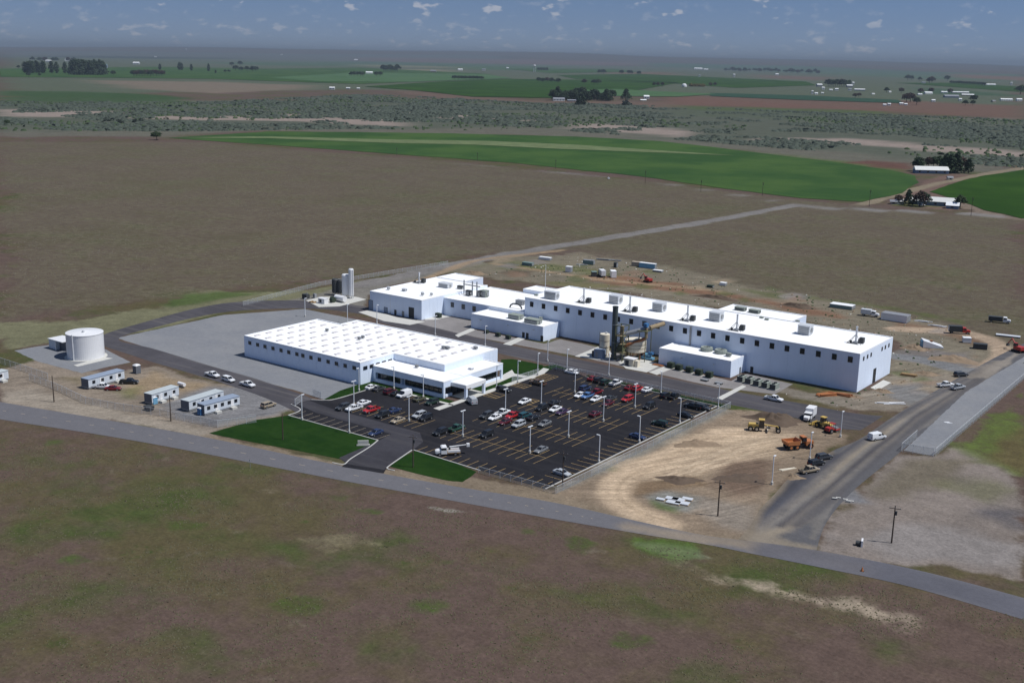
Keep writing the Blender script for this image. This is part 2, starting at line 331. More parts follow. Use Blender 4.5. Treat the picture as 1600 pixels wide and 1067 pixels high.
for k in range(4): stroke((170, 149, 124) if k % 2 else (198, 175, 147), [(1025+k*9, 812-k), (980+k*7, 795-k*2), (958+k*8, 770), (975+k*8, 745), (1040+k*6, 712), (1110+k*8, 682), (1180, 676)], 1.5, .8, .6, .9)
for k in range(7): stroke((196, 176, 150) if k % 2 else (158, 138, 115), [(1010+k*14, 752-k*2), (1080+k*14, 722-k), (1150+k*10, 690+k), (1210, 678+k*3)], 1.0, .7, 1.2, .8)
# right-hand waste ground
zone((132, 122, 114), [(1265, 862), (1330, 775), (1405, 710), (1460, 716), (1500, 704), (1560, 728), (1600, 752), (1600, 905), (1450, 885)], 3, 6, .95)
zone((142, 136, 132), [(1290, 840), (1400, 820), (1600, 850), (1600, 890), (1400, 868)], 4, 8, .8)
zone((106, 98, 80), [(1335, 772), (1420, 722), (1500, 720), (1440, 770), (1380, 790)], 4, 8, .7)
zone((104, 106, 70), [(1480, 760), (1540, 745), (1600, 765), (1540, 790)], 4, 8, .5)
zone((86, 84, 88), [(1490, 788), (1560, 790), (1600, 800), (1600, 826), (1520, 806)], 4, 7, .8)
zone((122, 122, 124), [(1300, 775), (1330, 762), (1372, 790), (1330, 786)], 2, 3, .9)
zone((92, 104, 54), [(1490, 690), (1600, 610), (1600, 752), (1555, 725)], 3, 8, .7)
zone((98, 78, 60), [(1570, 690), (1600, 670), (1600, 740), (1560, 720)], 4, 8, .6)
# foreground bare and green marks
zone((158, 144, 126), [(1070, 878), (1130, 885), (1230, 915), (1330, 930), (1420, 960), (1390, 975), (1300, 960), (1200, 930), (1100, 905)], 5, 9, .62)
zone((150, 146, 132), [(1000, 850), (1080, 858), (1150, 880), (1090, 875), (1030, 862)], 2, 4, .7)
zone((78, 100, 44), [(990, 838), (1080, 850), (1130, 880), (1060, 876), (1000, 862)], 3, 6, .7)
zone((124, 116, 92), [(440, 830), (560, 832), (600, 850), (520, 862), (450, 848)], 4, 8, .55)
zone((150, 146, 136), [(660, 790), (760, 800), (700, 803)], 1.5, 3, .6)
for (cx, cy, rx, ry) in ((275, 822, 30, 9), (250, 940, 24, 9), (460, 945, 34, 12), (85, 690, 20, 6), (680, 945, 30, 8), (960, 735, 1, 1), (830, 830, 24, 8), (900, 845, 30, 10), (120, 875, 40, 10), (1150, 990, 40, 9), (520, 775, 22, 9), (370, 900, 26, 8), (985, 1000, 28, 9), (700, 880, 26, 8), (590, 800, 20, 6)):
    zone((72, 88, 42), [(cx+rx*math.cos(a)*random.uniform(.7, 1.2), cy+ry*math.sin(a)*random.uniform(.7, 1.2)) for a in [k*math.pi/5 for k in range(10)]], 2.5, 5, .55)
def paint(x, y):
    n = len(x); col = np.zeros((n, 4), np.float32); n1 = fbm(x, y, 14, 3)-.5; n2 = fbm(x, y, 90, 33)-.5
    for z in ZONES:
        pts = np.array(z[2]); pad = z[3]+z[4]+(z[6] if z[0] == 'l' else 0)+2
        k = np.where((x > pts[:, 0].min()-pad) & (x < pts[:, 0].max()+pad) & (y > pts[:, 1].min()-pad) & (y < pts[:, 1].max()+pad))[0]
        if not len(k): continue
        d = sdf(x[k], y[k], z[2]) if z[0] == 'p' else sline(x[k], y[k], z[2])-z[6]
        d = d+z[4]*2*(n2[k] if z[4] > 15 else n1[k])
        w = np.clip(.5-d/z[3]/2, 0, 1); w = w*w*(3-2*w)*z[5]; a = col[k, 3]
        na = w+a*(1-w); ok = na > 1e-5
        c = col[k, :3]; c[ok] = (np.array(z[1])[None]*w[ok, None]+c[ok]*(a[ok]*(1-w[ok]))[:, None])/na[ok, None]
        col[k, :3] = c; col[k, 3] = na
    return col
RUTS = [pxp(q) for q in ([(1128, 642), (1190, 638), (1260, 660), (1325, 680), (1262, 730), (1210, 765), (1185, 805), (1168, 834), (1090, 830), (1000, 808), (930, 790), (862, 768), (1000, 702)], [(0, 575), (70, 560), (170, 585), (240, 572), (330, 596), (470, 632), (440, 652), (330, 678), (170, 655), (0, 632)], [(1265, 862), (1330, 775), (1405, 710), (1460, 716), (1500, 704), (1560, 728), (1600, 752), (1600, 905), (1450, 885)], [(740, 430), (900, 396), (1040, 418), (1140, 440), (1400, 486), (1560, 530), (1600, 545), (1600, 575), (1560, 570), (1480, 615), (1330, 650), (1200, 612), (1345, 612), (1395, 526), (1261, 505), (891, 446)])]
def axis(lo, hi, a, b, step, g):
    m = list(np.arange(a, b+step, step)); s = step; l = [m[0]]
    while l[-1] > lo: s = min(s*g, 1500); l.append(l[-1]-s)
    s = step; r = [m[-1]]
    while r[-1] < hi: s = min(s*g, 1500); r.append(r[-1]+s)
    return np.array(l[:0:-1]+m+r[1:])
XS = axis(-52000, 16000, -400, -50, 1.05, 1.035); YS = axis(-6000, 52000, 160, 440, 1.05, 1.035)
def grid_mesh(name, X, Y, Z, m):
    nx, ny = X.shape; co = np.stack([X, Y, Z], -1).reshape(-1, 3).astype(np.float32)
    i = np.arange(nx*ny).reshape(nx, ny); q = np.stack([i[:-1, :-1], i[1:, :-1], i[1:, 1:], i[:-1, 1:]], -1).reshape(-1, 4).astype(np.int32)
    me = bpy.data.meshes.new(name); me.vertices.add(len(co)); me.vertices.foreach_set('co', co.ravel()); nf = len(q)
    me.loops.add(nf*4); me.loops.foreach_set('vertex_index', q.ravel()); me.polygons.add(nf)
    me.polygons.foreach_set('loop_start', np.arange(0, nf*4, 4, dtype=np.int32)); me.update(calc_edges=True)
    rt_ = np.zeros(len(co), np.float32)
    for pl in (RUTS[0], RUTS[1], RUTS[3]):
        p_ = np.array(pl); k_ = np.where((co[:, 0] > p_[:, 0].min()) & (co[:, 0] < p_[:, 0].max()) & (co[:, 1] > p_[:, 1].min()) & (co[:, 1] < p_[:, 1].max()))[0]; rt_[k_] = np.maximum(rt_[k_], np.clip(-sdf(co[k_, 0].astype(float), co[k_, 1].astype(float), pl)/6, 0, 1))
    ar = me.attributes.new('ruts', 'FLOAT', 'POINT'); ar.data.foreach_set('value', rt_)
    at = me.attributes.new('paint', 'FLOAT_COLOR', 'POINT'); at.data.foreach_set('color', paint(co[:, 0].astype(float), co[:, 1].astype(float)).ravel())
    me.materials.append(m); o = bpy.data.objects.new(name, me); C.objects.link(o); return o
def ground_material(name, base=None, edge=.8, rough=1.):
    m = bpy.data.materials.new(name); m.use_nodes = True; t = m.node_tree; b = t.nodes['Principled BSDF']
    tcx = N(t, 'ShaderNodeTexCoord').outputs['Object']
    def ns(s, d=4, r=.6, off=0.):
        mp_ = N(t, 'ShaderNodeMapping', i={0: tcx, 'Location': (off, off*1.7, 0)})
        return N(t, 'ShaderNodeTexNoise', i={0: mp_.outputs[0], 'Scale': s, 'Detail': d, 'Roughness': r}).outputs[0]
    a, bb, c, d, e = ns(.011, 4), ns(.035, 4, .65, 40), ns(.22, 5, .7), ns(1.1, 3, .75), ns(.06, 5, .7, 90)
    if base is None:
        v = MIX(t, RAMP(t, M2(t, 'ADD', M2(t, 'MULTIPLY', a, .6), M2(t, 'MULTIPLY', e, .4)), .45, .60), P8(98, 82, 74), P8(92, 84, 60))
        v = MIX(t, RAMP(t, M2(t, 'ADD', M2(t, 'MULTIPLY', bb, .6), M2(t, 'MULTIPLY', a, .4)), .50, .66), v, P8(74, 84, 46))
        v = MIX(t, M2(t, 'MULTIPLY', RAMP(t, e, .62, .74), .8), v, P8(60, 82, 36))
        v = MIX(t, M2(t, 'MULTIPLY', RAMP(t, ns(.09, 5, .7, 200), .60, .78), .7), v, P8(124, 114, 98))
    else: v = base
    at = N(t, 'ShaderNodeAttribute', attribute_name='paint')
    w = M2(t, 'ADD', M2(t, 'SUBTRACT', at.outputs['Alpha'], .5), M2(t, 'MULTIPLY', M2(t, 'SUBTRACT', c, .5), edge*1.4))
    w = M2(t, 'MULTIPLY', RAMP(t, w, -.35, .35), M2(t, 'MINIMUM', M2(t, 'MULTIPLY', at.outputs['Alpha'], 3.), 1.0))
    pc = MIX(t, 1.0, at.outputs['Color'], M2(t, 'ADD', M2(t, 'MULTIPLY', bb, .7), .65), 'MULTIPLY')
    pc = MIX(t, M2(t, 'MULTIPLY', RAMP(t, e, .55, .75), .25), pc, MIX(t, 1.0, pc, (1.06, 1.0, .84), 'MULTIPLY'))
    v = MIX(t, w, v, pc)
    ru = N(t, 'ShaderNodeAttribute', attribute_name='ruts').outputs['Fac']
    def st(ang, s, off):
        m_ = N(t, 'ShaderNodeMapping', i={0: tcx, 'Rotation': (0, 0, ang), 'Location': (off, off, 0)}); m2_ = N(t, 'ShaderNodeMapping', i={0: m_.outputs[0], 'Scale': (.045, 1, 1)}); return N(t, 'ShaderNodeTexNoise', i={0: m2_.outputs[0], 'Scale': s, 'Detail': 3, 'Roughness': .7, 'Distortion': .4}).outputs[0]
    sa = MIX(t, RAMP(t, ns(.03, 2, .5, 500), .42, .58), st(-.62, .75, 3), st(-1.15, .75, 9))
    rv = M2(t, 'MULTIPLY', RAMP(t, sa, .34, .66), RAMP(t, ns(1.9, 2, .6, 77), .1, .6))
    v = MIX(t, ru, v, MIX(t, 1.0, v, M2(t, 'ADD', M2(t, 'MULTIPLY', rv, .46), .85), 'MULTIPLY'))
    v = MIX(t, 1.0, v, M2(t, 'ADD', M2(t, 'MULTIPLY', c, .9*rough), 1-.45*rough), 'MULTIPLY')
    v = MIX(t, 1.0, v, M2(t, 'ADD', M2(t, 'MULTIPLY', d, 1.1*rough), 1-.55*rough), 'MULTIPLY')
    t.links.new(v, b.inputs['Base Color']); b.inputs['Roughness'].default_value = .95; b.inputs['Specular IOR Level'].default_value = .08
    bp = N(t, 'ShaderNodeBump', i={'Height': M2(t, 'ADD', c, M2(t, 'MULTIPLY', d, .5)), 'Strength': .55*rough, 'Distance': .5}); t.links.new(bp.outputs[0], b.inputs['Normal'])
    return m
MT['ground'] = ground_material('ground_soil')
GX, GY = np.meshgrid(XS, YS, indexing='ij')
GZ = rise(GX, GY)
tag(grid_mesh('ground', GX, GY, GZ, MT['ground']), kind='structure')
# ------------------------------------------------------------------ sheets lying on the ground
def surf_mat(name, col, spots=.25, streak_dir=None, wear=None, c2=None, big=.05):
    m = bpy.data.materials.new(name); m.use_nodes = True; t = m.node_tree; b = t.nodes['Principled BSDF']
    tcx = N(t, 'ShaderNodeTexCoord').outputs['Object']
    def ns(s, d=5, r=.65, scl=(1, 1, 1)):
        mp_ = N(t, 'ShaderNodeMapping', i={0: tcx, 'Scale': scl, 'Rotation': (0, 0, streak_dir or 0)}); return N(t, 'ShaderNodeTexNoise', i={0: mp_.outputs[0], 'Scale': s, 'Detail': d, 'Roughness': r}).outputs[0]
    v = MIX(t, RAMP(t, ns(big), .40, .62), col, c2 or tuple(x*1.25 for x in col))
    v = MIX(t, 1.0, v, M2(t, 'ADD', M2(t, 'MULTIPLY', ns(.6), 2*spots), 1-spots), 'MULTIPLY')
    v = MIX(t, 1.0, v, M2(t, 'ADD', M2(t, 'MULTIPLY', ns(3., 3), .5), .75), 'MULTIPLY')
    if streak_dir is not None: v = MIX(t, M2(t, 'MULTIPLY', RAMP(t, ns(.35, 4, .6, (.05, 1, 1)), .48, .68), .6), v, wear or tuple(x*1.6 for x in col))
    t.links.new(v, b.inputs['Base Color']); b.inputs['Roughness'].default_value = .95; b.inputs['Specular IOR Level'].default_value = .06
    return m
MT['asphalt_lot'] = surf_mat('asphalt_new', (.0185, .0182, .0215), .35, 0.0, (.033, .031, .033))
MT['asphalt_drive'] = surf_mat('asphalt_drive', P8(80, 78, 82), .2, 0.03, P8(112, 108, 106))
MT['asphalt_road'] = surf_mat('asphalt_road', P8(112, 112, 118), .15, math.radians(-17), P8(130, 128, 128), P8(120, 119, 122))
MT['gravel'] = surf_mat('gravel', P8(134, 136, 140), .2, None, None, P8(142, 143, 145))
MT['gravel_brown'] = surf_mat('gravel_brown', P8(138, 134, 132), .2)
MT['lawn'] = surf_mat('lawn', P8(28, 56, 17), .35, .2, P8(40, 66, 24), P8(38, 64, 22), .09)
MT['crop_green'] = surf_mat('crop_green', P8(51, 81, 40), .2, .9, P8(68, 94, 46), P8(71, 97, 48), .007)
MT['crop_bright'] = surf_mat('crop_bright', P8(39, 68, 18), .2, .9, P8(52, 80, 26), P8(54, 84, 24), .006)
MT['crop_teal'] = surf_mat('crop_teal', P8(74, 104, 66), .15, .9, P8(80, 108, 70), P8(82, 110, 72), .004)
MT['crop_dark'] = surf_mat('crop_dark', P8(48, 74, 56), .15)
MT['crop_pale'] = surf_mat('crop_pale', P8(104, 116, 80), .35)
MT['crop_brown'] = surf_mat('crop_brown', P8(110, 90, 82), .2)
def sheet(name, poly, z, m, ragged=0., label=None):
    if ragged:
        q = []
        for (ax, ay), (bx, by) in zip(poly, poly[1:]+poly[:1]):
            L = math.hypot(bx-ax, by-ay); n = max(1, int(L/ragged/4))
            for k in range(n): q.append((ax+(bx-ax)*k/n+random.uniform(-1, 1)*ragged*.3, ay+(by-ay)*k/n+random.uniform(-1, 1)*ragged*.3))
        poly = q
    if sum(a[0]*b[1]-b[0]*a[1] for a, b in zip(poly, poly[1:]+poly[:1])) < 0: poly = poly[::-1]
    import mathutils
    tri = mathutils.geometry.tessellate_polygon([[Vector((x, y, 0)) for x, y in poly]])
    b = MB(); vs = [(x, y, z+float(rise(x, y))) for x, y in poly]; fs = []
    for f in tri:
        a, bb, c = (Vector(vs[i]) for i in f); fs.append(tuple(f) if (bb-a).cross(c-a).z > 0 else tuple(f)[::-1])
    b.add(vs, fs); o = b.obj(name, m); tag(o, label, None, None, 'structure'); return o
def pxs(name, poly, z, m, ragged=0., label=None): return sheet(name, pxp(poly), z, m, ragged, label)
def ruled(name, L, R, z, m, nu=80, nv=10):
    L = np.array(smooth_line(pxp(L), 12)); R = np.array(smooth_line(pxp(R), 12))
    def res(p, n):
        s = np.r_[0, np.cumsum(np.hypot(*np.diff(p, axis=0).T))]; t = np.linspace(0, s[-1], n); return np.stack([np.interp(t, s, p[:, 0]), np.interp(t, s, p[:, 1])], -1)
    L, R = res(L, nu), res(R, nu); f = np.linspace(0, 1, nv)[None, :, None]; Pn = L[:, None]*(1-f)+R[:, None]*f
    # orient upward
    e = np.cross(Pn[1, 0]-Pn[0, 0], Pn[0, 1]-Pn[0, 0]); 
    if e < 0: Pn = Pn[:, ::-1]
    return tag(grid_mesh(name, Pn[..., 0], Pn[..., 1], np.full(Pn.shape[:2], z), m), kind='structure')
# far crops
pxs('crop_field', [(262, 216), (420, 206), (560, 207), (700, 209), (900, 214), (1030, 221), (1120, 231), (1215, 243), (1300, 253), (1390, 266), (1428, 275), (1436, 286), (1410, 302), (1345, 316), (1250, 310), (1130, 295), (1000, 276), (800, 255), (600, 240), (450, 229), (330, 221)], .3, 'crop_green', 6)
pxs('dry_strip', [(268, 216), (420, 214), (620, 219), (760, 221), (900, 227), (1000, 234), (1150, 244), (1020, 239), (860, 233), (740, 227), (600, 224), (420, 217)], .6, 'crop_pale', 4)
pxs('crop_field', [(1452, 300), (1490, 287), (1530, 276), (1600, 266), (1700, 262), (1720, 330), (1600, 342), (1540, 329), (1490, 311)], .3, 'crop_bright', 4)
pxs('crop_field', [(570, 136), (690, 128), (790, 124), (960, 126), (1060, 130), (1000, 141), (860, 154), (740, 152), (650, 142)], 1.2, 'crop_bright', 12)
pxs('crop_field', [(0, 108), (240, 105), (420, 108), (560, 106), (760, 116), (790, 122), (660, 128), (560, 132), (330, 124), (160, 122), (0, 121)], 1.2, 'crop_green', 14)
pxs('crop_field', [(420, 122), (560, 114), (760, 117), (800, 123), (640, 129), (500, 128)], 1.6, 'crop_teal', 14)
pxs('crop_field', [(870, 118), (1000, 116), (1260, 128), (1275, 134), (1150, 138), (1040, 130), (900, 124)], 1.2, 'crop_bright', 14)
pxs('crop_field', [(790, 108), (960, 108), (1000, 113), (860, 115)], 1.6, 'crop_green', 14)
pxs('crop_field', [(1110, 146), (1260, 150), (1405, 157), (1410, 162), (1250, 157), (1110, 151)], 1.2, 'crop_dark', 12)
pxs('crop_field', [(1400, 130), (1500, 130), (1620, 138), (1620, 146), (1480, 136)], 1.2, 'crop_bright', 14)
pxs('crop_field', [(880, 142), (960, 140), (1120, 148), (1060, 152), (960, 151)], 1.4, 'crop_teal', 12)
# works: gravel yard, tank pad, drives, lot, lawns
pxs('gravel_yard', [(182, 528), (350, 492), (475, 483), (560, 500), (640, 516), (560, 606), (530, 619), (505, 624), (470, 612), (330, 576)], .02, 'gravel', .8)
pxs('gravel_pad', [(22, 548), (60, 541), (110, 535), (165, 546), (205, 566), (160, 575), (128, 583), (60, 565)], .02, 'gravel', .6)
ruled('perimeter_drive', [(640, 506), (560, 490), (475, 482), (350, 488), (240, 512), (185, 530), (240, 545), (330, 572), (400, 592), (470, 616), (500, 628)], [(660, 496), (574, 480), (490, 470), (350, 474), (220, 505), (152, 531), (215, 558), (320, 590), (400, 616), (455, 640), (475, 652)], .03, MT['asphalt_drive'], 120, 6)
pxs('gravel_yard', [(566, 490), (580, 486), (668, 500), (700, 494), (742, 502), (745, 516), (850, 537), (876, 530), (944, 545), (1033, 572), (1142, 595), (1166, 584), (1240, 600), (1210, 616), (1120, 605), (900, 556), (760, 530), (640, 505)], .026, 'gravel_brown', .8)
ruled('service_drive', [(600, 493), (760, 531), (900, 561), (1050, 592), (1150, 612), (1250, 630), (1330, 645), (1380, 650)], [(590, 503), (750, 545), (880, 575), (1030, 608), (1130, 630), (1230, 650), (1300, 668), (1345, 672)], .04, MT['asphalt_drive'], 90, 6)
MT['haul'] = ground_material('haul_road_gravel', P8(98, 97, 99), .7, .45)
ZONES.clear()
stroke((134, 126, 116), [(1100, 846), (1170, 838), (1240, 810), (1290, 750), (1360, 690), (1450, 630), (1500, 604), (1560, 566)], 6, 4, 2.5, .8)
stroke((158, 146, 128), [(1060, 842), (1160, 842), (1245, 815), (1300, 745), (1365, 690), (1450, 632)], 1.8, 1.4, 1, .8)
stroke((120, 116, 112), [(1270, 840), (1310, 765), (1400, 690), (1470, 650)], 2., 1.2, 1, .9)
stroke((70, 70, 76), [(1190, 800), (1225, 770), (1300, 712)], 5, 2, 1.5, .7)
stroke((146, 138, 128), [(1395, 672), (1500, 612), (1600, 545)], 3, 1.2, 1, .7)
for o_, c_, w_ in ((-26, (84, 84, 90), 1.6), (-14, (112, 108, 106), 1.2), (12, (124, 120, 116), 1.4), (26, (80, 78, 82), 1.8), (38, (118, 112, 106), 1.2), (52, (92, 90, 92), 2.)):
    stroke(c_, [(1196+o_*.9, 822), (1250+o_*.9, 782), (1300+o_*.9, 738), (1360+o_*.75, 692), (1440+o_*.55, 638), (1520+o_*.3, 592)], w_, .9, 1., .85)
zone((140, 130, 116), [(1140, 848), (1165, 832), (1200, 838), (1250, 846), (1290, 856), (1300, 880), (1140, 870)], 3, 3, .85)
stroke((136, 124, 108), [(1160, 842), (1174, 820), (1190, 794), (1214, 768), (1238, 744), (1266, 727), (1300, 705)], 1.6, 1.2, 1.6, .8)
ruled('haul_road', [(1154, 842), (1172, 822), (1188, 795), (1210, 772), (1234, 746), (1262, 729), (1300, 705), (1345, 685), (1400, 648), (1470, 606), (1560, 556), (1640, 518)], [(1275, 862), (1292, 815), (1335, 765), (1400, 712), (1420, 695), (1470, 660), (1540, 614), (1600, 578), (1680, 534)], .034, MT['haul'], 140, 24)
MT['mroad'] = ground_material('road_asphalt', P8(112, 111, 115), .35, .35)
ZONES.clear()
stroke((146, 134, 120), [(980, 822), (1080, 840), (1160, 848), (1260, 868), (1330, 884)], 6, 4, 2, .8)
stroke((126, 118, 110), [(1120, 836), (1200, 850), (1280, 868)], 4, 3, 2, .6)
stroke((100, 100, 107), [(1215, 862), (1290, 876), (1440, 906), (1600, 952), (1720, 990)], 10, 2.5, 2, .85)
ruled('road', [(-120, 607), (0, 628), (160, 655), (325, 684), (520, 725), (700, 758), (860, 784), (1000, 815), (1100, 836), (1180, 846), (1290, 862), (1440, 892), (1600, 934), (1720, 968)], [(-120, 632), (0, 655), (160, 680), (300, 705), (520, 748), (700, 781), (820, 803), (1000, 834), (1100, 850), (1180, 866), (1280, 886), (1420, 916), (1600, 968), (1720, 1004)], .05, MT['mroad'], 160, 8)
# ------------------------------------------------------------------ car park, kerbs, lawns, paths
MT['lane'] = surf_mat('asphalt_worn', P8(64, 63, 68), .25, 0.0, P8(84, 82, 84))
lot = sheet('parking_lot', [(-155.6, 223.4), (-155.6, 316.2), (-206, 318.0), (-214, 321.5), (-221, 321.5), (-219.2, 312), (-218.8, 262.6), (-250.8, 262.6), (-250.8, 246), (-252.5, 241.5), (-256.5, 238.5), (-257, 232), (-250.6, 229), (-249.6, 223.6), (-213.8, 223.9), (-211.5, 218), (-207.6, 206), (-206.0, 202.0), (-194.2, 205.5), (-196.0, 208.5), (-200.4, 223.8), (-176, 223.4)], .056, 'asphalt_lot')
sheet('worn_lane', [(-211.5, 206.5), (-206.5, 204.5), (-196, 207.5), (-200.6, 224), (-203, 231), (-209, 236.4), (-245, 236.5), (-256, 237.8), (-256.6, 233), (-246, 230.6), (-214.5, 230.4), (-213.2, 224)], .0585, MT['lane'])
pxs('lawn', [(326, 677), (400, 656), (452, 649), (462, 650), (472, 656), (520, 668), (590, 687), (570, 703), (545, 720), (470, 705), (380, 688)], .045, 'lawn', .3)
pxs('lawn', [(606, 728), (627, 715), (648, 704), (700, 719), (745, 737), (735, 745), (722, 753), (700, 751), (660, 742)], .045, 'lawn', .3)
sheet('lawn', [(-253.6, 241.2), (-251.4, 245.5), (-251.2, 262.6), (-221.5, 262.6), (-221.4, 266.9), (-258, 266.9), (-257, 252)], .045, 'lawn')
sheet('lawn', [(-226, 281), (-221.2, 281), (-221.2, 305), (-226, 300)], .045, 'lawn')
pxs('lawn', [(757, 619), (757, 600), (783, 588), (783, 566), (800, 572), (850, 576), (893, 583), (885, 590), (838, 592), (790, 606)], .04, 'lawn', .2)
pxs('lawn', [(834, 589), (820, 584), (845, 573), (868, 570), (905, 583), (895, 585), (868, 576), (851, 583)], .045, 'lawn', .2)
pxs('lawn', [(783, 570), (783, 562), (800, 561), (832, 567), (850, 571), (838, 578), (818, 581), (803, 576)], .045, 'lawn', .2)
sheet('grass_strip', [(-206, 318.1), (-152.5, 316.4), (-152.5, 318.2), (-206, 319.8)], .045, 'lawn')
sheet('pavement', [(-221.1, 256.8), (-219.1, 256.4), (-218.95, 312), (-221, 318), (-223.5, 318), (-221.15, 310)], .075, 'pale_concrete')
sheet('pavement', [(-240, 262.65), (-219.2, 262.65), (-219.2, 263.9), (-221.2, 263.9), (-221.2, 264.1), (-240, 263.9)], .075, 'pale_concrete')
pxs('pavement', [(757, 606), (757, 600), (782, 588), (800, 578), (804, 584), (838, 590), (832, 592), (802, 588), (782, 597)], .08, 'pale_concrete')
sheet('pavement', [(-226, 270.5), (-221.2, 270.5), (-221.2, 280.8), (-226, 280.8)], .08, 'pale_concrete')
def kerb(pts, w=.32, h=.17):
    b = MB(); p = [Vector((x, y, 0)) for x, y in pts]; L = []; R = []
    for i in range(len(p)):
        d = (p[min(i+1, len(p)-1)]-p[max(i-1, 0)]).normalized(); n = Vector((-d.y, d.x, 0))*w/2
        L.append(p[i]+n); R.append(p[i]-n)
    n = len(p); vs = [(q.x, q.y, z) for z in (.0, h) for q in L] + [(q.x, q.y, z) for z in (.0, h) for q in R]
    fs = []
    for i in range(n-1):
        fs += [(n+i+1, n+i, 3*n+i, 3*n+i+1), (i+1, i, n+i, n+i+1), (2*n+i, 2*n+i+1, 3*n+i+1, 3*n+i)]
    fs += [(0, 2*n, 3*n, n), (2*n+n-1, n-1, n+n-1, 3*n+n-1)]
    b.add(vs, fs); return tag(b.obj('kerb', 'kerb'), kind='structure')
kerb([(-155.4, 223.2), (-155.4, 316.3)]); kerb([(-155.4, 316.5), (-206, 318.1)], .2)
kerb(smooth_line([(-257.6, 231.5), (-252, 230), (-250.2, 227.5), (-249.9, 223.3)], 5)); kerb([(-249.6, 223.3), (-213.7, 223.7)]); kerb(smooth_line([(-213.5, 223.8), (-211.2, 217.8), (-208.5, 208), (-206.8, 203.6), (-210, 202.6)], 5))
kerb(smooth_line([(-193.4, 208.8), (-195.7, 208.6), (-197, 211), (-200.6, 223.6)], 5)); kerb([(-200.4, 224.0), (-176.2, 223.1)])
kerb(smooth_line([(-256.5, 239.0), (-253, 241.1), (-251.2, 244.8), (-251.0, 262.7)], 5)); kerb([(-250.8, 262.75), (-219.1, 262.75)], .3); kerb([(-218.95, 262.6), (-218.95, 256.4), (-221.2, 256.7), (-221.2, 262.5)], .3); kerb([(-218.9, 262.9), (-218.9, 312)], .3)
# bay lines: painted stripes a few millimetres above the asphalt, one part of the car park
b = MB(); bp_ = MB(); Zl = .062
def line(bb, x0, y0, x1, y1, w=.13, z=Zl):
    d = Vector((x1-x0, y1-y0, 0)).normalized(); n = Vector((-d.y, d.x, 0))*w/2
    bb.add([(x0+n.x, y0+n.y, z), (x0-n.x, y0-n.y, z), (x1-n.x, y1-n.y, z), (x1+n.x, y1+n.y, z)], [(0, 1, 2, 3)])
def row(x0, x1, y0, y1, mid=None, pitch=3.04, t=b):
    n = round((x1-x0)/pitch)
    for i in range(n+1): line(t, x0+(x1-x0)*i/n, y0, x0+(x1-x0)*i/n, y1)
    if mid: line(b, x0, mid, x1, mid, .13, Zl+.003)
row(-204.4, -168.7, 236.4, 248.2, 242.3); row(-204.4, -168.7, 254.8, 266.5, 260.6); row(-204.4, -168.7, 273.2, 284.9, 279); row(-204.4, -168.7, 291.7, 302.5, 297)
row(-243.5, -213.5, 237.8, 248.4, 243.1); row(-206, -157, 310.6, 316.4); row(-250.3, -221.5, 257.4, 262.6)
row(-249, -214.5, 223.9, 229.6, None, 3.04, bp_); row(-199.4, -157, 223.6, 228.8, None, 3.04, b)
for k in range(27): line(b, -161.2, 231.2+k*3.02, -155.7, 231.2+k*3.02)
def hatch(x0, x1, y0, y1, st=1.6):
    line(b, x0, y0, x0, y1, .16, Zl+.006); line(b, x1, y0, x1, y1, .16, Zl+.006); line(b, x0, y0, x1, y0, .16, Zl+.006); line(b, x0, y1, x1, y1, .16, Zl+.006)
    k = y0+st
    while k < y1-.3: line(b, x0+.1, k, x1-.1, k-st*.6, .22, Zl+.009); k += st
hatch(-218.5, -213.4, 277.5, 282.6); hatch(-218.5, -213.4, 292.5, 297); hatch(-218.6, -213, 303, 312); hatch(-204.4, -201.3, 279.4, 284.8)
for nm, bb, mt in (('bay_lines', b, 'yellow_line'), ('bay_lines', bp_, 'pale_line')): bb.obj(nm, mt, lot)
# worn dashes on the public road
b = MB(); rl = smooth_line(pxp([(-60, 630), (0, 641), (160, 667), (310, 694), (520, 736), (700, 769), (840, 793), (930, 811)]), 24)
for i in range(0, len(rl)-1, 5): line(b, *rl[i], *(rl[i+1] if math.dist(rl[i], rl[i+1]) < 4 else (rl[i][0]+(rl[i+1][0]-rl[i][0])*.5, rl[i][1]+(rl[i+1][1]-rl[i][1])*.5)), .16, .056)
tag(b.obj('road_marking', 'pale_line'), kind='structure')
# concrete aprons and pads round the halls
def pad(poly, z=.10, m='pale_concrete', name='concrete_pad'):
    if sum(a[0]*c[1]-a[1]*c[0] for a, c in zip(poly, poly[1:]+poly[:1])) < 0: poly = poly[::-1]
    return tag(MB().prism(poly, 0, z).obj(name, m), kind='structure')
pad(pxp([(560, 488), (580, 484), (620, 496), (664, 503), (640, 508), (600, 502)])); pad(pxp([(664, 500), (680, 500), (706, 494), (704, 491), (666, 496)]), .11)
pad(pxp([(711, 524), (738, 512), (742, 516), (716, 527)]), .11); pad(pxp([(786, 538), (818, 524), (826, 527), (798, 540)]), .11)
pad(pxp([(898, 557), (934, 542), (952, 548), (960, 562), (932, 562)]), .1); pad(pxp([(966, 566), (990, 556), (1034, 570), (1010, 582), (978, 576)]), .1); pad(pxp([(1014, 582), (1038, 573), (1048, 577), (1026, 586)]), .12)
pad(pxp([(1120, 622), (1160, 602), (1166, 604), (1128, 625)]), .12); pad(pxp([(1360, 606), (1380, 594), (1392, 598), (1372, 610)]), .1)
pad(pxp([(478, 470), (500, 464), (556, 464), (572, 468), (530, 479), (498, 480)]), .1); pad(pxp([(115, 571), (160, 558), (176, 560), (121, 573)]), .1)
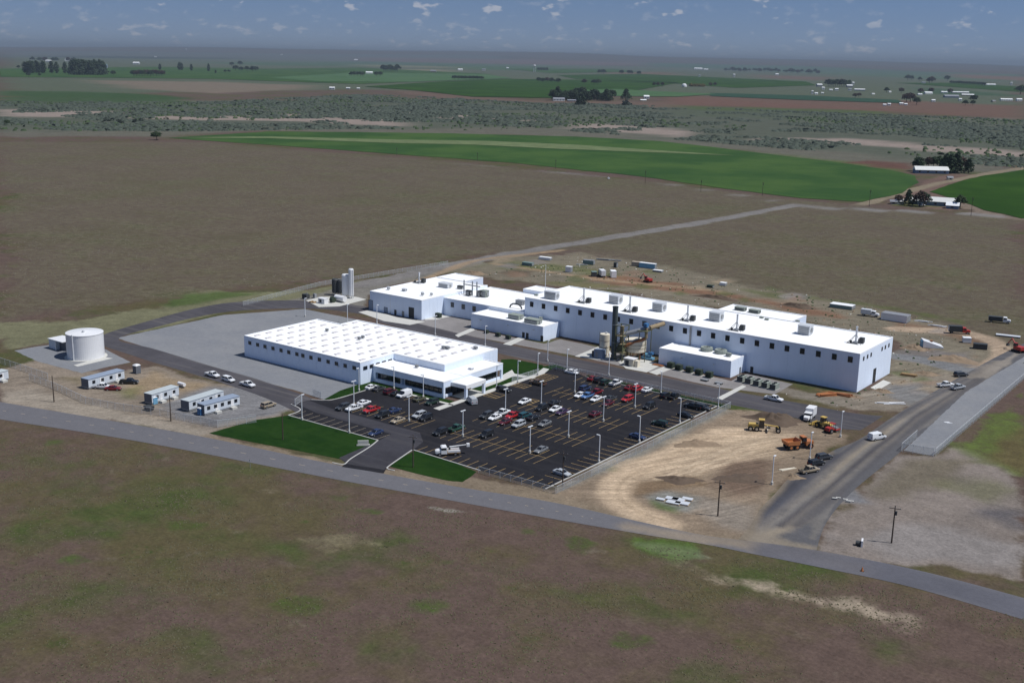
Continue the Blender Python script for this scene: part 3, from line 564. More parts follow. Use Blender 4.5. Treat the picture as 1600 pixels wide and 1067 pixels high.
# ------------------------------------------------------------------ buildings
def sub(mb, name, m, parent):
    o = mb.obj(name, m, parent); o.location = -parent.location; return o
def bld(name, label, cat, x, y, group=None): return thing(name, label, cat, (x, y, 0), 0, group)
def shell(t, rects, h, wall='white_wall', roof='roof_white', par=.3, union=None):
    for (x0, x1, y0, y1) in rects:
        sub(MB().box(x0, x1, y0, y1, 0, h-.35), 'wall', wall, t)
        sub(MB().box(x0+par+.01, x1-par-.01, y0+par+.01, y1-par-.01, h-.34, h-.28), 'roof', roof, t)
        p = MB(); p.box(x0-.03, x1+.03, y0-.03, y0+par, h-.344, h); p.box(x0-.03, x1+.03, y1-par, y1+.03, h-.344, h)
        p.box(x0-.03, x0+par, y0+par+.004, y1-par-.004, h-.344, h); p.box(x1-par, x1+.03, y0+par+.004, y1-par-.004, h-.344, h)
        sub(p, 'parapet', 'roof_trim', t)
WM = {}
def win(t, p, face, w, h, name='window', glass='dark_glass', fw=.09):
    k = (face[0], round(w, 2), round(h, 2), glass, name)
    if k not in WM:
        f = MB(); g = MB(); s = -1 if face == 'y-' else 1
        if face[0] == 'y':
            f.box(-w/2, w/2, -.10, .0, -h/2, -h/2+fw); f.box(-w/2, w/2, -.10, .0, h/2-fw, h/2); f.box(-w/2, -w/2+fw, -.10, .0, -h/2+fw+.002, h/2-fw-.002); f.box(w/2-fw, w/2, -.10, .0, -h/2+fw+.002, h/2-fw-.002)
            g.box(-w/2+fw+.002, w/2-fw-.002, -.06, -.02, -h/2+fw+.002, h/2-fw-.002)
        else:
            f.box(.0, .10, -w/2, w/2, -h/2, -h/2+fw); f.box(.0, .10, -w/2, w/2, h/2-fw, h/2); f.box(.0, .10, -w/2, -w/2+fw, -h/2+fw+.002, h/2-fw-.002); f.box(.0, .10, w/2-fw, w/2, -h/2+fw+.002, h/2-fw-.002)
            g.box(.02, .06, -w/2+fw+.002, w/2-fw-.002, -h/2+fw+.002, h/2-fw-.002)
        WM[k] = (f.mesh(name, 'dark_frame' if fw < .2 else 'light_metal'), g.mesh('pane', glass))
    a, c = WM[k]; o = inst(name, a, t, tuple(Vector(p)-t.location)); inst('pane' if name == 'window' else 'leaf', c, o); return o
def panels(t, face, a0, a1, c, z0, z1, pitch):
    n = max(1, round((a1-a0)/pitch)); w = (a1-a0)/n; b = MB()
    if face == 'y-': b.box(.025, w-.025, -.05, -.003, z0, z1)
    else: b.box(.003, .05, .025, w-.025, z0, z1)
    me = b.mesh('wall_panel', 'white_wall')
    for i in range(n): inst('wall_panel', me, t, tuple(Vector((a0+i*w, c, 0) if face == 'y-' else (c, a0+i*w, 0))-t.location))
def stack_unit(t, x, y, z, h=5.6):             # roof exhaust stack: curb, fan housing, stack pipe, stay frame, fan box
    o = MB().box(-.9, .9, -.9, .9, 0, .5).obj('exhaust_curb', 'grey_metal', t, tuple(Vector((x, y, z))-t.location))
    MB().tube((0, 0, .5), (0, 0, h), .33, .33, 10).tube((0, 0, h), (0, 0, h+.25), .42, .42, 10).obj('stack_pipe', 'light_metal', o)
    MB().box(.95, 2.5, .2, 1.7, .25, 2.0).obj('fan_box', 'dark_metal', o); MB().box(.5, 1.2, .45, 1.2, .6, 1.3).obj('duct', 'grey_metal', o)
    f = MB()
    for sx, sy in ((-1, -1), (1, -1), (-1, 1)): f.tube((sx*2.4, sy*1.7, 0), (sx*.25, sy*.2, 2.9), .07, .07, 5)
    f.box(-2.6, 1.6, -1.9, -1.75, .05, .2); f.box(-2.6, -2.4, -1.7, 1.4, .05, .2); f.box(-1.6, -.95, -1.5, -.9, .1, 1.0); f.obj('stay_frame', 'dark_metal', o)
def hvac(t, x, y, z, lx, ly, lz, m='light_metal', grille='grey_metal'):
    o = MB().box(-lx/2, lx/2, -ly/2, ly/2, .25, lz).box(-lx/2-.1, lx/2+.1, -ly/2-.1, ly/2+.1, lz+.003, lz+.12).box(-lx/2+.3, lx/2-.3, -ly/2+.3, ly/2-.3, 0, .247).obj('rooftop_unit', m, t, tuple(Vector((x, y, z))-t.location))
    g = MB()
    for k in range(4): g.box(-lx*.42, lx*.42, -ly/2-.06, -ly/2-.005, .45+k*(lz-.7)/4, .45+(k+.7)*(lz-.7)/4)
    g.obj('louvre', grille, o)
    f = MB(); f.tube((lx/2+.005, 0, lz*.55), (lx/2+.35, 0, lz*.55), lz*.22, lz*.28, 10); f.obj('intake', grille, o)
# main hall
HX0, HX1, HY0, HY1, HH = -263.6, -127.1, 361.0, 392.4, 13.2
hall = bld('factory_hall', 'very long tall white production hall with a row of square windows under its roof', 'factory', -195, 376)
shell(hall, [(HX0, HX1, HY0, HY1)], HH); shell(hall, [(-194.9, -164.6, HY1+.035, 405.6)], HH-.05)
panels(hall, 'y-', HX0, HX1, HY0, .02, HH-.36, 6.2); panels(hall, 'x+', HY0, HY1, HX1, .02, HH-.36, 6.3)
for px in (831, 849.5, 868.5, 887.3, 906.5, 926, 945.8, 966, 986.5, 1007, 1028, 1049, 1070.5, 1092.5, 1114.5, 1137, 1160, 1183, 1206.5, 1230, 1254, 1279, 1304, 1329):
    x = onY(px, 464+.169*(px-822)+9, HY0)[0]; win(hall, (x, HY0-.06, 10.75), 'y-', 1.65, 2.0)
for py_, pxx in ((556.5, 1349.5), (554, 1355.5), (551.5, 1361), (544.5, 1378), (542, 1383), (539.5, 1388.5)):
    q = onX(pxx, py_, HX1); win(hall, (HX1+.06, q[1], 10.9), 'x+', 1.1, 1.35)
q = onX(1365.5, 588, HX1); win(hall, (HX1+.06, q[1], 2.6), 'x+', 2.6, 4.9, 'door', 'dark_frame')
win(hall, (-247, HY0-.06, 1.1), 'y-', 1.1, 2.1, 'door', 'dark_frame'); win(hall, (-164.8, HY0-.06, 1.1), 'y-', 1.1, 2.1, 'door', 'dark_frame')
qx = onY(1079.5, 520, HY0)[0]; sub(MB().box(qx-.3, qx+.3, HY0-.55, HY0-.06, .05, HH-.5), 'downpipe', 'grey_metal', hall)
for px, py in ((912, 473), (984, 487), (1074, 501), (1151, 516), (1337, 536)): q = G(px, py, HH-.28); stack_unit(hall, q[0], q[1], HH-.28)
for px, py in ((962, 474), (1030, 486), (1119, 501), (1258, 522)): q = G(px, py, HH-.28); hvac(hall, q[0], q[1], HH-.28, 4.4, 3.4, 3.3)
q = G(862, 467, HH-.28); hvac(hall, q[0], q[1], HH-.28, 5.6, 2.6, 3.0)
for px, py in ((1157, 485), (1179, 489)): q = G(px, py, HH-.33); hvac(hall, q[0], q[1], HH-.33, 4.2, 2.0, 1.3, 'louvre_green', 'dark_metal')
for px, py in ((1190, 497), (1198, 500), (1246, 503), (838, 462)): q = G(px, py, HH-.28); sub(MB().box(q[0]-.7, q[0]+.7, q[1]-.5, q[1]+.5, HH-.27, HH+.35), 'roof_vent', 'louvre_green', hall)
q = G(852, 452, 10); sub(MB().tube((q[0], q[1], 0), (q[0], q[1], 20.5), .16, .08, 8), 'mast', 'light_metal', hall)
# west production building with the low link between it and the hall
wp = bld('production_building', 'white flat-roofed building with black doorway at the far left end of the factory', 'factory', -320, 375)
shell(wp, [(-334.4, -305.3, 346.4, 390)], 8.3); shell(wp, [(-334.4, -318.2, 390.035, 403.2)], 8.3)
panels(wp, 'y-', -334.4, -305.3, 346.4, .02, 7.94, 4.85); panels(wp, 'x+', 346.4, 361, -305.3, .02, 7.94, 4.85)
for px, py, w, h, g in ((579.5, 479, 2.6, 4.3, 'trailer_roof'), (643, 488, 2.9, 4.4, 'dark_frame'), (603, 482, 2.0, 2.4, 'trailer_roof'), (618, 484, 1.2, 2.1, 'dark_frame'), (630, 487, 1.2, 2.1, 'grey_metal')):
    q = onY(px, py, 346.4); win(wp, (q[0], 346.34, h/2+.12), 'y-', w, h, 'door', g, .12)
for px, py, lx, ly, lz in ((607, 453, .9, .9, 1.3), (632, 455, 2., 1.2, 1.), (660, 462, .8, .8, 1.4), (674, 462, .7, .7, 1.1), (696, 449, 5.4, 3.2, 1.9)):
    q = G(px, py, 8.0); hvac(wp, q[0], q[1], 8.02, lx, ly, lz, 'light_metal')
q = G(655, 442, 8.0); stack_unit(wp, q[0], q[1], 8.02, 4.4)
lk = bld('link_building', 'low white linking block with three square windows and dark roof machinery', 'factory', -290, 378)
shell(lk, [(-305.2, -263.7, 360.4, 392.2)], 7.3)
shell(lk, [(-287.5, -263.7, 392.235, 402)], 8.8)
panels(lk, 'y-', -305.2, -263.7, 360.4, .02, 6.94, 5.9)
for px, py in ((707, 474.5), (724, 477.5), (741, 481)): q = onY(px, py, 360.4); win(lk, (q[0], 360.34, 4.9), 'y-', 1.7, 2.1)
for px, py, lx, ly, lz, m in ((719, 455, 2.2, 1.6, 2.3, 'dark_metal'), (732, 462, 2.2, 1.6, 2.2, 'dark_metal'), (757, 464, 3., 2.4, 2.8, 'louvre_green'), (750, 464, 1.3, 2.0, 2.6, 'dark_metal'), (813, 476, 3.6, 2, 1.8, 'grey_metal')):
    q = G(px, py, 7.0); hvac(lk, q[0], q[1], 7.02, lx, ly, lz, m)
b = MB()
for px, py in ((725, 460), (738, 462), (745, 463)):
    q = G(px, py, 7.0); b.tube((q[0], q[1], 7.02), (q[0], q[1], 13.2), .28, .28, 8)
q = G(731, 462, 7.0); b.box(q[0]-2.5, q[0]+6.5, q[1]-.2, q[1]+.2, 11.5, 11.9); sub(b, 'pipe_rack', 'grey_metal', lk)
b = MB(); q = G(806, 482, 7.0)
for k in range(6): a0 = k*math.pi/6; b.tube((q[0]-3+3*(1-math.cos(a0)), q[1], 7.2+1.8*math.sin(a0)), (q[0]-3+3*(1-math.cos(a0+math.pi/6)), q[1], 7.2+1.8*math.sin(a0+math.pi/6)), .3, .3, 8)
sub(b, 'bent_duct', 'dark_metal', lk)
def lamp_on(t, px, py, y):
    q = onY(px, py, y); o = sub(MB().box(q[0]-.3, q[0]+.3, y-.45, y-.06, q[2]-.12, q[2]+.15), 'wall_lamp', 'lamp_glass', t)
an1 = bld('plant_room', 'low white plant room with two louvred roof units, nearer the left end of the hall', 'annex', -262, 355, 'plant rooms in front of the hall')
shell(an1, [(-281.4, -246.2, 349.2, 360.36)], 5.9); panels(an1, 'y-', -281.4, -246.2, 349.2, .02, 5.54, 5.9); panels(an1, 'x+', 349.2, 360.3, -246.2, .02, 5.54, 5.5)
for px, py in ((751, 500), (794, 508), (834, 515)): lamp_on(an1, px, py, 349.2)
for px in (818, 824, 847): win(an1, (onY(px, 527, 349.2)[0], 349.14, 1.2), 'y-', 1.2, 2.2, 'door', 'dark_frame')
for px, py, lx in ((806, 498, 5.2), (833, 505, 6.2)): q = G(px, py, 5.6); hvac(an1, q[0], q[1], 5.62, lx, 3.4, 1.7, 'louvre_green', 'grey_metal')
q = G(845, 500, 5.6); hvac(an1, q[0], q[1], 5.62, 1.2, 1., 1.0, 'louvre_green')
an2 = bld('plant_room', 'low white plant room beside a row of green transformers, nearer the right end of the hall', 'annex', -181, 355, 'plant rooms in front of the hall')
shell(an2, [(-195.6, -167.4, 349.6, 360.9)], 6.0); panels(an2, 'y-', -195.6, -167.4, 349.6, .02, 5.64, 5.7); panels(an2, 'x+', 349.6, 360.85, -167.4, .02, 5.64, 5.5)
for px, py in ((1065, 559), (1116, 569)): lamp_on(an2, px, py, 349.6)
win(an2, (-167.34, 357, 1.2), 'x+', 1.1, 2.2, 'door', 'grey_metal')
for px, py in ((1104, 548), (1126, 552)):
    q = G(px, py, 5.7); o = sub(MB().lathe([(0, 5.72), (2.1, 5.72), (2.25, 6.5), (2.1, 7.1), (1.3, 7.1), (1.25, 6.9), (0, 6.9)], 16, q[0], q[1]), 'cooling_fan', 'louvre_green', an2)
    MB().box(q[0]-1.2, q[0]+1.2, q[1]-.08, q[1]+.08, 6.93, 7.0).box(q[0]-.08, q[0]+.08, q[1]-1.2, q[1]-.09, 6.94, 7.01).box(q[0]-.08, q[0]+.08, q[1]+.09, q[1]+1.2, 6.94, 7.01).obj('fan_blade', 'dark_metal', o)
q = G(1138, 557, 5.7); hvac(an2, q[0], q[1], 5.72, 1.6, 1.2, 1.2, 'louvre_green')
# warehouse with its roof lights
WH = 7.6
wh = bld('warehouse', 'wide low white warehouse with rows of roof lights behind the car park', 'warehouse', -275, 280)
rects = [(-314, -301.37, 261, 296.7), (-301.33, -256.74, 261, 305.6), (-256.7, -234.4, 277.2, 305.6)]
for r in rects: sub(MB().box(*r, 0, WH-.35), 'wall', 'white_wall', wh)
for (x0, x1, y0, y1) in ((-313.68, -301.37, 261.32, 296.4), (-301.36, -256.74, 261.32, 305.3), (-256.73, -234.72, 277.52, 305.3)): sub(MB().box(x0, x1, y0, y1, WH-.34, WH-.28), 'roof', 'roof_white', wh)
p = MB()
for r in ((-314.03, -256.7, 260.97, 261.3), (-314.03, -313.7, 261.304, 296.4), (-314.03, -301.3, 296.404, 296.73), (-301.63, -301.3, 296.734, 305.3), (-301.63, -234.4, 305.304, 305.63), (-234.7, -234.37, 277.5, 305.3), (-256.7, -234.37, 277.17, 277.496), (-257.0, -256.67, 261.304, 277.166)): p.box(*r, WH-.344, WH)
sub(p, 'parapet', 'roof_trim', wh)
panels(wh, 'y-', -314, -256.74, 261, .02, WH-.36, 4.09); panels(wh, 'x+', 261, 277.1, -256.74, .02, WH-.36, 4.0); panels(wh, 'x+', 277.2, 305.6, -234.4, .02, WH-.36, 4.7)
for zx, zy in ((143, 376), (228, 396), (308, 416), (395, 438), (483, 460), (567, 480), (655, 500), (720, 516), (808, 536), (900, 556), (995, 578), (1085, 600), (1180, 622), (1278, 645)):
    q = onY(370+zx/6.957, 480+zy/6.957, 261); win(wh, (q[0], 260.94, 5.35), 'y-', 1.5, 1.25)
for zx, zy in ((310+18, 428), (732, 530), (1108, 615)):
    q = onY(370+zx/6.957, 480+zy/6.957, 261); sub(MB().box(q[0]-.3, q[0]+.3, 260.5, 260.9, 4.5, 4.8), 'wall_lamp', 'lamp_glass', wh)
for zx, zy in ((70, 220), (137, 203), (200, 183), (264, 166), (328, 148)):
    q = onX(560+zx/6.667, 540+zy/6.667, -256.74); win(wh, (-256.68, q[1], 5.35), 'x+', 1.9, 1.2)
me = MB().frus((-.62, .62, -1.25, 1.25), (-.5, .5, -1.1, 1.1), 0, .26).mesh('roof_light', 'skylight')
for i in range(13):
    for j in range(8):
        x = -311+i*5.75; y = 264.6+j*5.35
        if (x > -257.5 and y < 279.5) or (x < -300 and y > 294) or x > -237: continue
        if random.random() < .06: continue
        inst('roof_light', me, wh, (x+275, y-280, WH-.275))
for zx, zy in ((980, 255), (1370, 330), (1330, 345)):
    q = G(370+zx/6.957, 480+zy/6.957, WH); hvac(wh, q[0], q[1], WH-.27, .9, .8, .9, 'grey_metal')
for zx, zy in ((745, 110), (795, 115), (1145, 115)):
    q = G(600+zx/8, 530+zy/8, WH); hvac(wh, q[0], q[1], WH-.27, 1.2, .9, .9, 'grey_metal')
# office wing with strip windows, and its entrance porch
of = bld('office_building', 'single-storey white office wing with long dark strip windows and an entrance porch', 'office', -240, 276)
OH = 5.5; OB = 3.4
of_rects = [(-256.6, -225.9, 266.8, 277.1), (-234.3, -225.9, 277.14, 297.6)]
for (x0, x1, y0, y1) in of_rects:
    sub(MB().box(x0, x1, y0, y1, OB, OH-.35), 'wall', 'white_wall', of)
    sub(MB().box(x0+.32, x1-.32, y0+.32, y1-.04, OH-.34, OH-.28), 'roof', 'roof_white', of)
sub(MB().box(-256.6, -227.5, 268.4, 277.1, 0, OB-.003), 'core_wall', 'white_wall', of); sub(MB().box(-234.3, -227.5, 277.14, 296.8, 0, OB-.003), 'core_wall', 'white_wall', of)
p = MB()
for r in ((-256.63, -225.87, 266.77, 267.1), (-226.2, -225.87, 267.104, 297.3), (-234.3, -225.87, 297.304, 297.63), (-256.63, -256.3, 267.104, 277.1)): p.box(*r, OH-.344, OH)
sub(p, 'parapet', 'roof_trim', of)
sub(MB().box(-256.6, -226.9, 267.0, 268.39, 0, 1.05), 'sill_wall', 'white_wall', of)
sub(MB().box(-256.6, -255.4, 266.8, 268.39, 1.053, OB-.003).box(-226.5, -225.9, 266.8, 267.6, 0, OB-.003).box(-226.6, -225.9, 296.8, 297.6, 0, OB-.003), 'pier', 'white_wall', of)
sub(MB().box(-227.49, -226.3, 268.4, 271.6, 0, .8).box(-227.49, -226.3, 281.2, 296.7, 0, .8), 'sill_wall', 'white_wall', of)
for i in range(14):
    x0 = -255.35+i*2.02
    if 5 <= i <= 5: win(of, (x0+1., 268.0, 1.7), 'y-', 1.95, 3.2, 'door', 'trailer_roof', .3); continue
    f = MB(); f.box(x0, x0+1.98, 267.95, 268.35, 1.06, 1.16).box(x0, x0+1.98, 267.95, 268.35, OB-.12, OB-.01).box(x0, x0+.07, 267.95, 268.35, 1.163, OB-.123)
    o = sub(f, 'window', 'dark_frame', of); MB().box(x0+.073, x0+1.98, 268.1, 268.2, 1.163, OB-.123).obj('pane', 'dark_glass', o)
for i in range(9):
    y0 = 269+i*3.05
    if y0 > 295: break
    zb = .83 if (y0 < 271 or y0 > 281) else .05
    f = MB(); f.box(-227.3, -226.85, y0, y0+3.0, zb, zb+.1).box(-227.3, -226.85, y0, y0+3.0, OB-.12, OB-.01).box(-227.3, -226.85, y0, y0+.08, zb+.103, OB-.123)
    o = sub(f, 'window', 'dark_frame', of); MB().box(-227.1, -227., y0+.083, y0+3.0, zb+.103, OB-.123).obj('pane', 'dark_glass', o)
sub(MB().box(-225.86, -219.6, 270.4, 280.4, 3.5, 4.7).box(-225.8, -219.9, 270.7, 280.1, 4.703, 4.78), 'porch_roof', 'roof_white', of)
for y in (270.5, 279.5): sub(MB().box(-220.5, -219.7, y, y+.8, .1, 3.497), 'porch_column', 'white_wall', of)
for px, py in ((651, 574.5), (707, 566)): q = G(px, py, OH-.3); hvac(of, q[0], q[1], OH-.27, .9, .8, .9, 'grey_metal')
hvac(of, -229.5, 285, OH-.27, 1.4, 1.1, .6, 'roof_trim')
# ------------------------------------------------------------------ plant between hall and drive: chimney, duct, tanks
q = G(958.5, 562); t = thing('chimney', 'tall dark steel chimney standing in front of the hall beside a lattice frame', 'chimney', q)
MB().lathe([(1.25, 0), (1.25, .5), (1.0, .5), (1.0, 19.3), (1.08, 19.3), (1.08, 19.7), (.85, 19.7), (.85, 17)], 20).obj('shaft', 'stack_dark', t)
MB().box(-1.7, 1.7, -1.7, 1.7, 0, .25).obj('base', 'concrete', t)
for z in (6.5, 13): MB().lathe([(1.0, z), (1.1, z), (1.1, z+.2), (1.0, z+.2)], 20).obj('flange', 'grey_metal', t)
q = G(969, 563); t = thing('scrubber_frame', 'olive and tan steel lattice frame carrying ducts next to the dark chimney', 'steel frame', q)
b = MB()
for x in (-1.6, 1.6):
    for y in (-1.5, 2.5): b.tube((x, y, 0), (x, y, 13), .18, .18, 6)
for z in (3, 6, 9, 12.8):
    for y in (-1.5, 2.5): b.box(-1.6, 1.6, y-.1, y+.1, z, z+.22)
    for x in (-1.6, 1.6): b.box(x-.1, x+.1, -1.4, 2.4, z+.01, z+.2)
for z in (0, 3, 6, 9): b.tube((-1.6, -1.5, z), (1.6, -1.5, z+3), .1, .1, 5)
for z in (0, 3, 6, 9): b.tube((1.6, -1.5, z), (1.6, 2.5, z+3), .1, .1, 5)
b.obj('lattice', 'steel_olive', t)
for k, z in enumerate((3.2, 6.2, 9.2)): MB().box(-1.5, 1.5, -1.3, 2.3, z+.02, z+.1).obj('platform', 'steel_tan', t)
MB().box(-1.1, 1.1, -.8, 1.8, 3.35, 5.6).obj('filter_box', 'steel_olive', t); MB().tube((0, .5, 6.35), (0, .5, 12.6), .75, .75, 12).obj('riser_pipe', 'steel_tan', t)
MB().tube((.3, 1, 9.5), (8.0, 6, 12.2), .8, .8, 12).obj('duct', 'grey_metal', t); MB().tube((8.0, 6, 12.2), (8.0, 17, 12.0), .8, .8, 12).obj('duct', 'steel_tan', t)
MB().tube((.5, 1, 5.2), (7.6, 4.6, 8.6), .55, .55, 10).obj('duct', 'rust', t); MB().tube((7.6, 4.6, 8.6), (7.6, 4.6, 12.2), .55, .55, 10).obj('duct', 'steel_tan', t)
b = MB()
for x, y in ((8.2, 3.2), (8.2, 7.2), (5.2, 4.0)): b.tube((x, y, 0), (x, y, 11.2), .14, .14, 6)
b.box(4.8, 8.6, 3.0, 7.4, 11.2, 11.4).obj('duct_support', 'steel_olive', t); MB().box(6.5, 7.9, 4.2, 5.8, 12.6, 13.9).obj('fan_motor', 'blue_paint', t)
def drum_tank(px, py, r, zb, zt, label, legs, m='tank_cream'):
    q = G(px, py); t = thing('process_tank', label, 'tank', q)
    MB().lathe([(0, zb), (r, zb), (r, zt), (r*.96, zt+.12), (0, zt+r*.12)], 28).obj('shell', m, t)
    for z in (zb+(zt-zb)*.33, zb+(zt-zb)*.66): MB().lathe([(r, z), (r+.07, z), (r+.07, z+.12), (r, z+.12)], 28).obj('hoop', 'steel_tan', t)
    for k in range(legs): a = k*2*math.pi/legs+.3; MB().tube((r*.85*math.cos(a), r*.85*math.sin(a), 0), (r*.85*math.cos(a), r*.85*math.sin(a), zb), .14, .14, 6).obj('leg', 'rust', t)
    MB().tube((r*.3, 0, zt+.1), (r*.3, 0, zt+.9), .35, .35, 10).obj('hatch', 'light_metal', t); MB().tube((-r-.2, -.3, .1), (-r-.2, -.3, zt+.6), .12, .12, 6).obj('standpipe', 'grey_metal', t)
drum_tank(992, 560, 3.9, 3.0, 7.0, 'large squat cream round tank on rusty legs right of the chimney', 8)
drum_tank(944, 556, 1.8, 1.2, 8.2, 'small cream round tank with rusty ladder left of the chimney', 5, 'tank_cream')
q = G(985, 571); t = thing('pump_cabin', 'small cream cabin with open front below the large round tank', 'cabin', q); MB().box(-1.9, 1.9, -1.4, 1.4, 0, 2.6).obj('wall', 'tank_cream', t); MB().box(-2.1, 2.1, -1.6, 1.6, 2.603, 2.8).obj('roof', 'white_paint', t); MB().box(-1.3, .1, -1.47, -1.41, .15, 2.1).obj('door', 'dark_metal', t); MB().box(2.1, 3.4, -.9, .9, 0, 2.3).obj('pump_box', 'tank_cream', t)
q = G(937, 559); t = thing('machinery_cabinet', 'bluish grey machinery cabinet in shadow left of the dark chimney', 'cabinet', q); MB().box(-1.8, 1.8, -1.2, 1.2, .1, 3.2).obj('body', 'trailer_roof', t); MB().box(-2.9, -1.82, -.9, .9, .1, 2.3).obj('fan_housing', 'dark_metal', t); MB().box(-1.2, -.1, -1.28, -1.21, .3, 2.4).obj('door', 'grey_metal', t)
q = G(1012, 562); t = thing('blue_compressor', 'light blue machine on skids beside the plant room', 'machine', q)
MB().box(-2.4, 2.4, -.9, .9, .35, 1.1).obj('skid', 'lightblue_paint', t); MB().tube((-1.6, 0, 1.75), (1.2, 0, 1.75), .65, .65, 12).obj('vessel', 'lightblue_paint', t); MB().box(.4, 2.1, -.6, .6, 2.2, 3.0).obj('motor', 'blue_paint', t); MB().box(-1.9, -1.4, -1.2, 1.2, 0, .345).obj('foot', 'dark_metal', t); MB().box(1.4, 1.9, -1.2, 1.2, 0, .345).obj('foot', 'dark_metal', t)
q = G(1028, 571); t = thing('pipe_stack', 'low stack of brown pipes lying beside the plant room wall', 'pipes', q)
for k in range(5): MB().tube((-2+.1*k, -.8+.42*k, .2), (2, -.8+.42*k, .2), .2, .2, 7).obj('pipe', 'rust', t)
for k, (px, py) in enumerate(((1048, 575), (1060.5, 578.5), (1077, 582), (1092, 586), (1108, 590))):
    t = thing('transformer', 'dark green transformer box, number %s from the left in the row before the plant room' % ('one', 'two', 'three', 'four', 'five')[k], 'transformer', G(px, py), 0, 'transformers along the plant room')
    MB().box(-1.1, 1.1, -.9, .9, .15, 2.1).obj('tank', 'transformer_green', t); MB().box(-1.4, 1.4, -1.2, 1.2, 0, .148).obj('plinth', 'concrete', t)
    for i in range(6): MB().box(-.95+i*.36, -.85+i*.36, -1.15, -.905, .4, 1.8).obj('cooling_fin', 'transformer_green', t)
    for i in range(3): MB().tube((-.6+i*.6, .2, 2.1), (-.6+i*.6, .2, 2.6), .09, .05, 6).obj('bushing', 'grey_metal', t)
for k, (px, py) in enumerate(((1101, 595), (1123, 600))):
    t = thing('ground_vault', ('left','right')[k]+' of two low dark vault lids in the gravel before the transformers', 'vault', G(px, py)); MB().box(-1.2, 1.2, -.8, .8, 0, .5).obj('box', 'dark_metal', t); MB().box(-1.3, 1.3, -.9, .9, .503, .62).obj('lid', 'grey_metal', t)
for k, (px, py) in enumerate(((1158, 596), (1170.5, 599), (1183, 602.5), (1196, 605.5), (1209, 608.5))):
    t = thing('chiller_unit', 'grey chiller with dark front, %s of five right of the plant room' % ('leftmost', 'second', 'middle', 'fourth', 'rightmost')[k], 'chiller', G(px, py), 0, 'chillers beside the hall')
    MB().box(-1.05, 1.05, -1.2, 2.0, .2, 2.0).obj('casing', 'louvre_green', t); MB().box(-1.2, 1.2, -1.4, 2.2, 0, .195).obj('plinth', 'concrete', t); MB().box(-.95, .95, -1.29, -1.21, .35, 1.85).obj('coil_front', 'dark_metal', t)
    for y in (-.4, 1.1): MB().lathe([(.55, 2.003), (.6, 2.25), (.5, 2.25), (.45, 2.01)], 12, 0, y).obj('fan_ring', 'dark_metal', t)
for k, (px, py, s) in enumerate(((685, 496.5, 1.), (760, 521, .7), (778, 526, .8), (794, 530, .8))):
    t = thing('service_cabinet', 'dark service cabinet %s' % ('in the corner beside the production building', 'on gravel off the left end of the plant room', 'left of the pair against the left plant room', 'right of the pair against the left plant room')[k], 'cabinet', G(px, py)); MB().box(-1.2*s, 1.2*s, -.8*s, .8*s, .1, 2.*s).obj('body', 'transformer_green', t); MB().box(-1.4*s, 1.4*s, -1*s, 1*s, 0, .098).obj('plinth', 'concrete', t); MB().box(-.9*s, -.05, -.88*s, -.805*s, .3, 1.7*s).obj('door', 'dark_metal', t)
# gas yard
def vcyl(px, py, r, h, label, m='white_paint'):
    t = thing('gas_column', label, 'gas tank', G(px, py)); MB().lathe([(0, .9), (r*.7, 1.0), (r, 1.5), (r, h-.6), (r*.8, h-.15), (0, h)], 20).obj('vessel', m, t)
    for k in range(4): a = k*math.pi/2+.6; MB().tube((r*.8*math.cos(a), r*.8*math.sin(a), 0), (r*.8*math.cos(a), r*.8*math.sin(a), 1.5), .12, .12, 6).obj('leg', 'light_metal', t)
    MB().tube((r+.15, -.2, .2), (r+.15, -.2, h-.4), .09, .09, 6).obj('pipe', 'light_metal', t)
vcyl(549, 466.5, 1.15, 13.6, 'tallest thinnest white gas column behind the warehouse'); vcyl(540.5, 465, 1.75, 10.8, 'wide shorter white gas column left of the thin one')
vcyl(524, 461, 1.5, 7.6, 'left dark grey gas vessel of the pair behind the white tank', 'dark_metal'); vcyl(531.5, 461.5, 1.35, 7.4, 'right dark grey gas vessel of the pair behind the white tank', 'dark_metal')
t = thing('horizontal_tank', 'white horizontal storage tank lying before the white gas columns', 'gas tank', G(532, 472)); MB().tube((-2.8, 0, 1.7), (2.8, 0, 1.7), 1.35, 1.35, 16).obj('vessel', 'white_paint', t)
for x in (-1.8, 1.8): MB().box(x-.3, x+.3, -1.1, 1.1, 0, .5).obj('saddle', 'concrete', t)
t = thing('evaporator', 'dark round drum unit at the left end of the white horizontal tank', 'machine', G(520, 473)); MB().tube((-.9, 0, 1.4), (.8, 0, 1.4), 1.25, 1.25, 14).obj('drum', 'transformer_green', t); MB().box(-.8, .7, -.9, .9, 0, .3).obj('base', 'concrete', t)
t = thing('control_cabin', 'small white control cabin on the gas yard pad', 'cabin', G(505, 474)); MB().box(-2, 2, -1.2, 1.2, .1, 2.2).obj('wall', 'white_paint', t); MB().box(-2.1, 2.1, -1.3, 1.3, 2.203, 2.35).obj('roof', 'white_paint', t); MB().box(-1.1, .2, -1.27, -1.21, .5, 1.8).obj('window', 'dark_metal', t)
t = thing('generator', 'dark generator box at the left end of the gas yard', 'machine', G(478, 467)); MB().box(-1.4, 1.4, -1, 1, .15, 2.2).obj('body', 'dark_metal', t); MB().box(-1.6, 1.6, -1.2, 1.2, 0, .148).obj('plinth', 'concrete', t); MB().tube((.8, 0, 2.2), (.8, 0, 3), .15, .15, 7).obj('exhaust', 'grey_metal', t)
t = thing('generator', 'narrow grey box right of the dark generator in the gas yard', 'machine', G(492, 466)); MB().box(-.6, .6, -.6, .6, .15, 2.1).obj('body', 'grey_metal', t); MB().box(-.8, .8, -.8, .8, 0, .148).obj('plinth', 'concrete', t)
